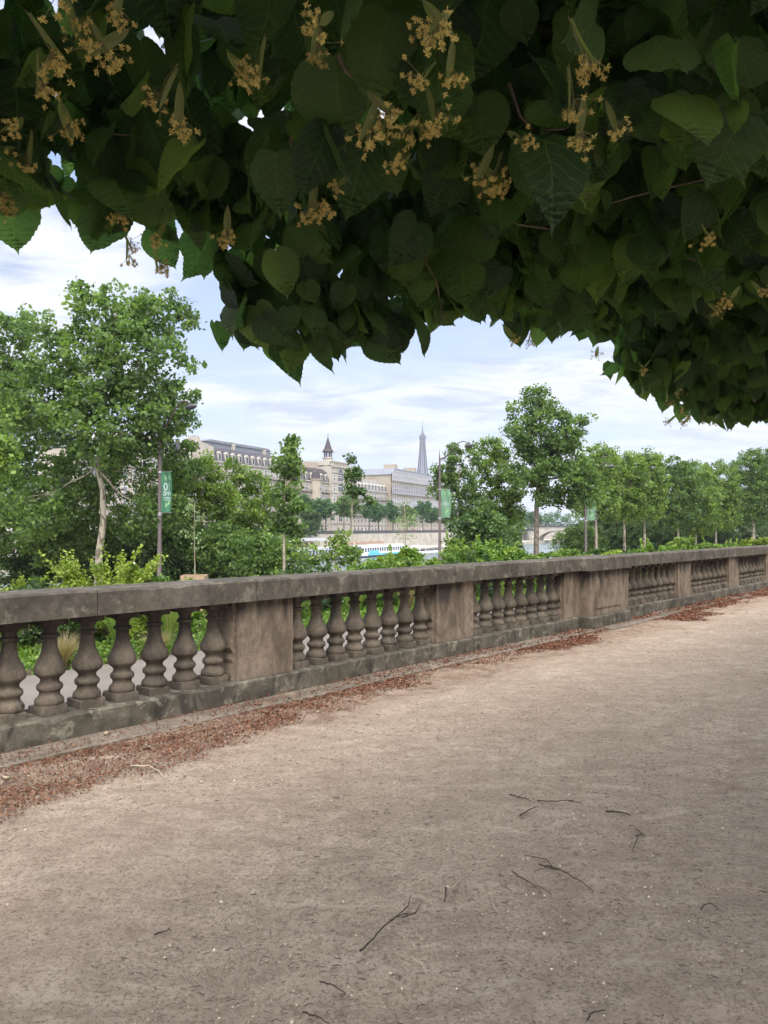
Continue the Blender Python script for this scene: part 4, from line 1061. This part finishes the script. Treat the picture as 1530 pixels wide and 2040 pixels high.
# rounded oriel on its front
mb = MB()
mb.lathe([(2.4,4.2),(2.6,4.6),(2.6,H2+.4),(2.9,H2+.6),(2.9,H2+.9)], W2*.50, 0, 0, 16); ori = mb.build('oriel', M['cream2'], b2)
mb = MB(); mb.lathe([(2.5,H2+.91),(2.3,H2+1.4),(2.0,H2+3.4),(1.1,H2+4.8),(.2,H2+5.4)], W2*.50, 0, 0, 16); mb.build('oriel_roof', M['slate2'], ori)
for f in range(2,5):
    put_window(b2, W2*.50, f*3.9+.5, -2.62, 1.2, 2.3)
# tower house
b3 = empty('apartment_building', F(262.2,148.5,z0), R(64.4), 'tall pale corner house with big arched window, crowned by a pointed belfry turret', 'building')
mb = MB(); mb.box(0,15.5,0,14,0,26.2); mb.build('wall', M['trim'], b3)
mb = MB()
for z_ in (4,8,12,16,20,24): mb.box(-.1,15.6,-.3,-.002,z_-.3,z_)
mb.box(-.4,15.9,-.6,-.003,26.0,26.7)
for x_ in (.0,4.6,10.4,15.1): mb.box(x_,x_+.5,-.22,-.004,0,25.9)
mb.build('stringcourses', M['cream'], b3)
for f in range(1,6):
    for x_ in (2.5,12.9): put_window(b3, x_, f*4+.5, 0, 1.3, 2.3)
for f in range(1,4): put_window(b3, 7.6, f*4+.5, 0, 3.2, 2.6)
put_window(b3, 7.6, 16.5, -.05, 4.2, 3.0); put_window(b3, 7.6, 20.6, -.05, 4.6, 2.2, arch=True)
mb = MB(); mb.box(.6,15,1.0,13,26.7,28.6)
for q in range(9): mb.box(1+q*1.5,1.5+q*1.5,-.3,.9,26.7,28.0)
mb.box(.6,15,-.35,.95,28.0,28.4); mb.build('roof', M['trim'], b3)
tur = MB(); cx_, cy_ = 2.6, 3.0
tur.lathe([(1.9,26.3),(1.9,29.3),(2.2,29.5),(2.2,29.9)], cx_, cy_, 0, 12)
ttur = tur.build('turret', M['trim'], b3)
mb = MB()
for k in range(8):
    a = 2*math.pi*k/8; mb.lathe([(.18,29.9),(.18,32.0)], cx_+1.5*math.cos(a), cy_+1.5*math.sin(a), 0, 6)
mb.lathe([(2.3,32.0),(2.3,32.25),(1.5,33.4),(.9,35.4),(.35,37.2),(.12,38.0),(.06,39.6)], cx_, cy_, 0, 12); mb.build('turret_spire', M['slate2'], ttur)
b4, W4, H4 = building('apartment_building', 'lower cream building with grey mansard roof between the turret house and the scaffolding', 278.3, 318, 151, z0, 5, 3.6, 3.3, M['cream'], M['zinc'], 4.3, chim=4)
mb = MB(); mb.box(20,24.5,6,13.5,H4+3,H4+8.5); mb.prism([(19.8,H4+8.5),(24.7,H4+8.5),(23.2,H4+10.2),(21.3,H4+10.2)], 6, 13.5); mb.build('party_wall', M['cream'], b4)
b5 = empty('scaffolded_building', F(318.5,148,z0), R(64.4), 'long building wrapped in grey scaffold netting below the distant tower', 'building')
mb = MB(); mb.box(0,70,1.2,18,0,26.5); mb.build('wall', M['cream2'], b5)
mb = MB(); mb.prism([(-.5,26.5),(70.5,26.5),(68,29.0),(4,29.6)], .9, 18); mb.build('roof', M['zinc'], b5)
for k in range(4):
    z_ = 5.5+k*5.9
    mb = MB(); mb.box(-1,71,-.1,.02,z_+.3,z_+4.3); mb.build('netting', M['netting' if k % 2 == 0 else 'netband'], b5)
mb = MB()
for z_ in range(2,30,2): mb.tube([(-1,-.3,z_),(71,-.3,z_)], .06, 4)
for x_ in range(-1,72,2): mb.tube([(x_,-.3,0),(x_,-.3,28.5)], .06, 4)
mb.build('scaffold', M['frame'], b5)
for x_ in range(3,68,4): put_window(b5, x_, 22.4+.6, 1.2, 1.6, 2.4)
for x_ in (15,38): mb = MB(); mb.box(x_,x_+3,6,12,28,32.5); mb.build('chimney', M['cream2'], b5)
# big light-coloured plain house further left, seen in slivers, and a dome behind
b6, W6, H6 = building('apartment_building', 'cream house hidden by trees, its flat roof edge showing right of the dome', 140, 176, 152, z0, 6, 3.7, 3.6, M['cream'], M['zinc'], 3.8)
dm = empty('dome', F(120,210,0), R(64.4), 'small grey purple dome peeping out behind the big left tree', 'dome')
Yd = 300; dx, dy, dz = at(362, 884, Yd); dm.location = (dx, dy, z0)
mb = MB(); mb.lathe([(6,0),(6,dz-8)], 0,0,0,20); mb.build('drum', M['cream'], dm, True)
mb = MB(); mb.lathe([(5.6,dz-8),(5.3,dz-5.5),(4.6,dz-3.4),(3.4,dz-1.6),(1.8,dz-.5),(.4,dz),(.2,dz+1.2)],0,0,0,20); mb.build('cupola', M['slate'], dm, True)

# ------------------------------------------------------------------ distant lattice tower
ew = empty('lattice_tower', ((842-765)/FPX*2350, 2350, -.5), R(20), 'tall pointed iron lattice tower far away above the scaffolded building', 'tower')
def tw(h):   # half width
    return float(np.interp(h, [0,57,115,150,190,230,276], [62,33,19.5,14.5,10.5,7.6,5.2]))
mb = MB(); hs = list(np.linspace(115,276,19))
for k in range(len(hs)-1):
    h0, h1 = hs[k], hs[k+1]; w0, w1 = tw(h0), tw(h1)
    for sx, sy in ((1,1),(1,-1),(-1,1),(-1,-1)):
        mb.tube([(sx*w0,sy*w0,h0),(sx*w1,sy*w1,h1)], 1.3, 4)
        lw0, lw1 = w0*.45, w1*.45
        mb.tube([(sx*lw0,sy*w0,h0),(sx*lw1,sy*w1,h1)], .8, 4); mb.tube([(sx*w0,sy*lw0,h0),(sx*w1,sy*lw1,h1)], .8, 4)
        mb.tube([(sx*w0,sy*w0,h0),(sx*lw1,sy*w1,h1)], .6, 3); mb.tube([(sx*lw0,sy*w0,h0),(sx*w1,sy*w1,h1)], .6, 3)
        mb.tube([(sx*w0,sy*w0,h0),(sx*w1,sy*lw1,h1)], .6, 3); mb.tube([(sx*w0,sy*lw0,h0),(sx*w1,sy*w1,h1)], .6, 3)
    for a, b in (((1,1),(1,-1)),((1,-1),(-1,-1)),((-1,-1),(-1,1)),((-1,1),(1,1))):
        mb.tube([(a[0]*w0,a[1]*w0,h0),(b[0]*w0,b[1]*w0,h0)], .7, 4)
mb.build('lattice_shaft', M['tower'], ew)
mb = MB()
for sx, sy in ((1,1),(1,-1),(-1,1),(-1,-1)):
    for h0, h1 in ((0,57),(57,115)):
        w0, w1 = tw(h0), tw(h1); c0 = w0*(.76 if h0 == 0 else .72); c1 = w1*(.72 if h1 == 57 else .7)
        for ox_ in (-.24,.24):
            for oy_ in (-.24,.24):
                mb.tube([(sx*c0*(1+ox_),sy*c0*(1+oy_),h0),(sx*c1*(1+ox_),sy*c1*(1+oy_),h1)], 1.6, 4)
mb.build('legs', M['tower'], ew)
mb = MB(); mb.box(-36,36,-36,36,55,61); mb.box(-21,21,-21,21,113,118)
mb.build('platforms', M['tower'], ew)
mb = MB(); mb.box(-7.5,7.5,-7.5,7.5,274,277); mb.box(-8.6,8.6,-8.6,8.6,277,281); mb.box(-6.8,6.8,-6.8,6.8,281,287); mb.lathe([(5,287),(4.6,291),(3,295),(2,300)],0,0,0,10); mb.build('top_cabin', M['tower'], ew)
mb = MB(); mb.lathe([(1.7,300),(1.4,306),(2.0,307),(.9,309),(.8,318),(.3,330)],0,0,0,8); mb.build('antenna', M['tower'], ew)

# ------------------------------------------------------------------ far bank: street trees
def far_tree(label, t, m, h, w_, mat='far_leaf', gz=-.45, proto=[]):
    x, y, _ = F(t, m)
    root = empty('street_tree', (x, y, gz), 0, label, 'tree', 'trees along the far quay street')
    lobes = [(random.uniform(-.3,.3)*w_, random.uniform(-.3,.3)*w_, h*random.uniform(.5,.8), w_*random.uniform(.4,.6), w_*random.uniform(.4,.6), h*random.uniform(.16,.24)) for _ in range(8)]
    P, var = clump_points(lobes, 130, 36, .95, .3); V, Fq, vv = rhomb_leaves(P, .5, var)
    np_mesh('crown', V, Fq, M[mat], root, vv)
    mb = MB(); mb.tube([(0,0,-.05),(0.05,0,h*.3),(0,.1,h*.7)], [.24,.18,.08], 7)
    for l in lobes[:4]: mb.tube([(0,0,h*.35),(l[0],l[1],l[2])], [.09,.04], 5)
    mb.build('trunk', M['bark'], root); return root
names = ['below the leftmost cream front','in front of the gap between the fronts','before the oriel house','before the arched window','under the turret','left of the slim tree','right of the slim tree','before the lower cream building','at the end of the lower cream building','before the start of the scaffolding','below the first netting','below the middle netting','under the distant tower','left of the second lamp','behind the second lamp','right of the second lamp','further along behind the rounded trees','near the bridge head','just left of the bridge','at the bridge corner','beyond the bridge']
t = 205; i = 0
while t < 520 and i < len(names):
    far_tree('bushy street tree on the far bank '+names[i], t, 126+random.uniform(-2,2), random.uniform(11.8,13.6) if i not in (3,4) else 15.0, 5.4, 'plane_leaf' if i in (3,4,8) else 'far_leaf')
    t += 7.6+i*.75; i += 1
for i, (t, lab) in enumerate([(185,'dark low tree on the quay left of the parasols'),(196,'dark round tree on the quay beside the brown parasols')]):
    far_tree(lab, t, 118, 13.5, 4.5, 'dark_leaf', -5.6)
# wood far beyond the bridge
mb = MB()
P, var = clump_points([(x, 620+random.uniform(-20,20), 3+random.uniform(-2,3), 16, 14, 11) for x in range(60, 560, 16)], 1500, 26, 3.0, .3)
V, Fq, vv = rhomb_leaves(P, 1.4, var); tag(np_mesh('distant_wood', V, Fq, M['far_leaf'], None, vv), 'distant band of trees closing the view beyond the bridge', 'woods', kind='stuff')

# ------------------------------------------------------------------ river things
def tour_boat(label, t, m, L, hullc, bandc, roofc, name='tour_boat'):
    root = empty(name, F(t, m, -7), R(64.4), label, 'boat')
    def hullpoly(z, ins):
        return [(ins,-2.6+ins*.3,z),(L-5,-2.6+ins*.3,z),(L-1.5+ (-ins),-1.6,z),(L-ins,0,z),(L-1.5-ins,1.6,z),(L-5,2.6-ins*.3,z),(ins,2.6-ins*.3,z)]
    a, b = hullpoly(-.3,.4), hullpoly(.55,0); mb = MB(); n = 7
    mb.add(a+b, [tuple(range(n)), tuple(range(n,2*n))]+[(i,(i+1)%n,n+(i+1)%n,n+i) for i in range(n)]); mb.build('hull', hullc, root)
    a, b = hullpoly(.551,.1), hullpoly(1.55,.25); mb = MB(); mb.add(a+b, [tuple(range(n)), tuple(range(n,2*n))]+[(i,(i+1)%n,n+(i+1)%n,n+i) for i in range(n)]); mb.build('side_band', M['white'] if bandc is M['sky_blue'] else bandc, root)
    if bandc is M['sky_blue']:
        mb = MB(); mb.prism([(4.5,.62),(13,.62),(11.8,1.95),(6,1.95)], -2.66, -2.5); mb.prism([(13.4,.62),(30,.62),(30,1.1),(12.9,1.1)], -2.655, -2.5); mb.build('blue_panel', bandc, root)
    mb = MB(); mb.cur = 0
    prof = [(-2.2,1.56),(-2.1,2.7),(-1.4,3.25),(1.4,3.25),(2.1,2.7),(2.2,1.56)]
    X = [1.2, 3.0, L-8, L-4.5]; sc = [.82, 1, 1, .45]; vs_ = []
    for x_, q in zip(X, sc): vs_ += [(x_, y_*min(1,q+.25), 1.56+(z_-1.56)*q) for y_, z_ in prof]
    fs_ = []; k = 6
    for i in range(3):
        for j in range(5): fs_.append((i*k+j,(i+1)*k+j,(i+1)*k+j+1,i*k+j+1))
    fs_ += [tuple(range(6)), tuple(range(18,24))]
    mb.add(vs_, fs_); mb.build('cabin', M['glass'], root)
    mb = MB(); mb.box(2.4, L-7.6, -1.75, 1.75, 3.26, 3.42)
    for q in range(int((L-12)/1.6)):
        x_ = 3.2+q*1.6; mb.box(x_, x_+.35, -2.28, -2.2, 1.58, 2.75); mb.box(x_,x_+.35,2.2,2.28,1.58,2.75)
    mb.box(2.4, L-7.6, -2.32, -1.76, 2.76, 3.30); mb.box(2.4, L-7.6, 1.76, 2.32, 2.76, 3.30)
    mb.build('roof', roofc, root)
    mb = MB(); mb.box(L-4.3, L-4.2,-1.2,1.2,1.56,2.3); mb.tube([(L-1.4,0,1.5),(L-1.4,0,2.6)], .05, 5); mb.tube([(1.5,0,3.0),(1.5,0,4.4)], .05, 5); mb.build('mast', M['white'], root)
    return root
tour_boat('white roofed tour boat with a sky blue side band, moored behind the round bush', 193, 102.5, 40, M['navy'], M['sky_blue'], M['white'])
tour_boat('long low grey canopied barge left of the blue banded tour boat', 158, 102.8, 33, M['navy'], M['grey_canvas'], M['grey_canvas'], 'barge')
tour_boat('white river boat glimpsed through the trees left of the narrow trunk', 112, 102.5, 42, M['navy'], M['white'], M['white'], 'river_boat')
pt = empty('pontoon', F(240,103.5,-7), R(64.4), 'small white floating landing stage with benches left of the second lamp pole', 'pontoon')
mb = MB(); mb.box(0,22,-2.4,2.2,-.3,.5); mb.build('float', M['white'], pt)
mb = MB()
for x_ in np.arange(.5,22,1.8): mb.tube([(x_,-2.3,.5),(x_,-2.3,1.5)], .04, 4)
mb.tube([(.5,-2.3,1.5),(21.8,-2.3,1.5)], .04, 4)
for x_ in range(3,20,4): mb.box(x_,x_+2,-.5,.4,.5,1.1)
mb.build('railing', M['iron'], pt)
mb = MB(); mb.box(1,6.5,-1.6,1.6,2.4,2.55); 
for x_ in (1.1,6.3):
    for y_ in (-1.5,1.5): mb.tube([(x_,y_,.5),(x_,y_,2.4)], .06, 5)
mb.build('shelter', M['white'], pt)
# bridge
br = empty('stone_bridge', F(432,112,-7), R(64.4), 'grey stone arch bridge crossing the river behind the grey trunk', 'bridge')
mb = MB()
Lb = 150; zt = 9.2
for k in range(5):
    y0 = -k*29.0; poly = [(y0, 0), (y0, zt)]
    poly += [(y0-29, zt), (y0-29, 0), (y0-27, 0)]
    for q in range(11):
        a = math.pi*q/10; poly.append((y0-14.5-12.5*math.cos(a), 1.6+5.6*math.sin(a)))
    poly += [(y0-2, 0)]
    n = len(poly); vs_ = [(0, y, z) for y, z in poly]+[(12, y, z) for y, z in poly]
    mb.add(vs_, [tuple(range(n)), tuple(reversed(range(n,2*n)))]+[(i, n+i, n+(i+1)%n, (i+1)%n) for i in range(n)])
mb.build('arches', M['quaystone'], br)
mb = MB(); mb.box(-.5,12.5,-145,8,zt+.002,zt+.5)
for q in range(60): mb.box(-.4,-.15,-144+q*2.5,-143.2+q*2.5,zt+.5,zt+1.4)
mb.box(-.45,-.1,-145,8,zt+1.4,zt+1.6); mb.build('parapet', M['slate'], br)
for k in range(6):
    mb = MB(); mb.lathe([(2.0,0),(1.8,3.5),(.6,4.6)], -.8, -k*29.0, 0, 12); mb.build('cutwater', M['quaystone'], br)
# parasols and restaurant tents on the far low quay
def parasol(label, t, m, mat, proto=[]):
    if proto and proto[0]['_m'] == mat.name: c = copy_tree(proto[0]); c.location = F(t,m,-5.6); tag(c, label); return c
    root = empty('parasol', F(t,m,-5.6), R(64.4), label, 'parasol', 'parasols on the far quay')
    mb = MB(); mb.tube([(0,0,0),(0,0,2.9)], .04, 6); mb.build('pole', M['iron'], root)
    mb = MB(); mb.lathe([(2.0,2.1),(1.95,2.3),(.9,2.75),(.05,3.1)],0,0,0,8); mb.build('canopy', mat, root)
    if not proto: proto.append(root); root['_m'] = mat.name
    return root
desc = ['leftmost','second','third','fourth','fifth','sixth','seventh','eighth','ninth','rightmost']
for i, t in enumerate([172,177,182,187,204,209.5,215,220.5,226,231.5]):
    parasol('brown quayside parasol above the moored boats, %s of the ten from the left' % desc[i] if 0 < i < 9 else 'brown quayside parasol, %s of the ten above the moored boats' % desc[i], t, 113, M['canvas'])
for o in list(COL.objects):
    if '_m' in o: del o['_m']
tn = empty('marquee', F(180,116,-5.6), R(64.4), 'grey flat roofed marquee behind the brown parasols on the far quay', 'tent')
mb = MB(); mb.prism([(0,3.4),(18,3.4),(17,4.2),(1,4.2)], -2.5, 2.5); mb.build('roof', M['grey_canvas'], tn)
mb = MB()
for x_ in (0.3,6,12,17.7):
    for y_ in (-2.4,2.4): mb.tube([(x_,y_,0),(x_,y_,3.4)], .07, 5)
mb.build('posts', M['iron'], tn)
# people strolling along the far quay
def person_mesh():
    me = bpy.data.meshes.new('p'); 
    V = [(0,0,.95),(0,0,1.2),(0,0,1.42),(0,.01,1.52),(0,.02,1.66),(.1,0,.9),(.12,.06,.5),(.12,-.02,.07),(.12,.12,.04),(-.1,0,.9),(-.12,-.1,.5),(-.12,-.2,.08),(-.12,-.06,.04),(.2,0,1.40),(.26,-.04,1.12),(.25,.08,.88),(-.2,0,1.40),(-.26,.04,1.12),(-.25,.14,.9)]
    E = [(0,1),(1,2),(2,3),(3,4),(0,5),(5,6),(6,7),(7,8),(0,9),(9,10),(10,11),(11,12),(2,13),(13,14),(14,15),(2,16),(16,17),(17,18)]
    Rr = [.15,.14,.13,.06,.105,.1,.065,.045,.04,.1,.065,.045,.04,.065,.045,.035,.065,.045,.035]
    me.from_pydata(V, E, []); o = bpy.data.objects.new('p', me); COL.objects.link(o)
    sk = o.modifiers.new('s', 'SKIN')
    for i, r in enumerate(Rr): me.skin_vertices[0].data[i].radius = (r, r*.8)
    me.skin_vertices[0].data[0].use_root = True
    o.modifiers.new('b', 'SUBSURF').levels = 1
    dg = bpy.context.evaluated_depsgraph_get(); m2 = bpy.data.meshes.new_from_object(o.evaluated_get(dg)); bpy.data.objects.remove(o)
    return m2
try:
    pm = person_mesh()
    skin = plain('skin', (.45,.28,.2), .7); cl_ = {'white': (.7,.7,.68), 'dark blue': (.05,.07,.16), 'red': (.45,.06,.05), 'grey': (.3,.3,.3), 'black': (.03,.03,.03), 'beige': (.5,.42,.32)}
    trous = plain('trousers', (.05,.055,.08), .8)
    pv = {}
    for c_, rgb in cl_.items():
        q = pm.copy(); q.materials.clear(); q.materials.append(trous); q.materials.append(plain('shirt_'+c_.replace(' ','_'), rgb, .8)); q.materials.append(skin)
        for p in q.polygons:
            z_ = p.center.z; p.material_index = 0 if z_ < .95 else (2 if z_ > 1.48 or (abs(p.center.x) > .2 and z_ < 1.1) else 1)
        pv[c_] = q
    ppl = [(174,109.3,'white','walking on the quay before the leftmost parasols'),(179,109,'dark blue','on the quay between the left parasols'),(184,109.5,'grey','on the quay by the marquee front'),(188.5,109.2,'black','by the fourth parasol'),(199,109.5,'red','in the gap between the two parasol groups'),(203,109,'white','at the left end of the right parasol group'),(207,109.2,'beige','below the sixth parasol'),(212,109.4,'white','near the seventh parasol'),(216,109.1,'dark blue','beside the eighth parasol'),(219,109.5,'white','between the eighth and ninth parasols'),(224,109.2,'grey','before the ninth parasol'),(229,109.4,'beige','before the rightmost parasol'),(235,109.2,'black','alone right of the parasols')]
    for t, m_, c_, where in ppl:
        o = link('person', pv[c_], None, F(t, m_, -5.6), random.uniform(0,6)); tag(o, 'small person in %s top %s' % (c_, where), 'person', 'people on the far quay')
    for k, (t, c_, where) in enumerate([(238,'white','behind the parapet before the oriel house'),(262,'dark blue','behind the parapet under the turret'),(281,'red','at the parapet before the lower cream building'),(289,'white','at the parapet right of the red topped one'),(298,'grey','at the parapet near the scaffolding')]):
        o = link('person', pv[c_], None, F(t, 121.6, -.42), 1.0+k); tag(o, 'small person in %s top standing %s' % (c_, where), 'person', 'people on the far street')
except Exception as e:
    print('people failed', e)
print('objects', len(COL.objects))

hz = MB(); hz.box(-1500, 1500, -60, 2700, -12.5, 345)
hm = bpy.data.materials.new('haze'); hm.use_nodes = True; hn = hm.node_tree; hn.nodes.clear()
ho = hn.nodes.new('ShaderNodeOutputMaterial'); hv = hn.nodes.new('ShaderNodeVolumePrincipled'); hv.inputs['Color'].default_value = (.86,.90,1.,1); hv.inputs['Density'].default_value = .00015; hv.inputs['Anisotropy'].default_value = .2
hn.links.new(hv.outputs[0], ho.inputs['Volume'])
tag(hz.build('haze', hm), 'thin pale blue summer haze that softens the distant tower', 'haze', kind='stuff')
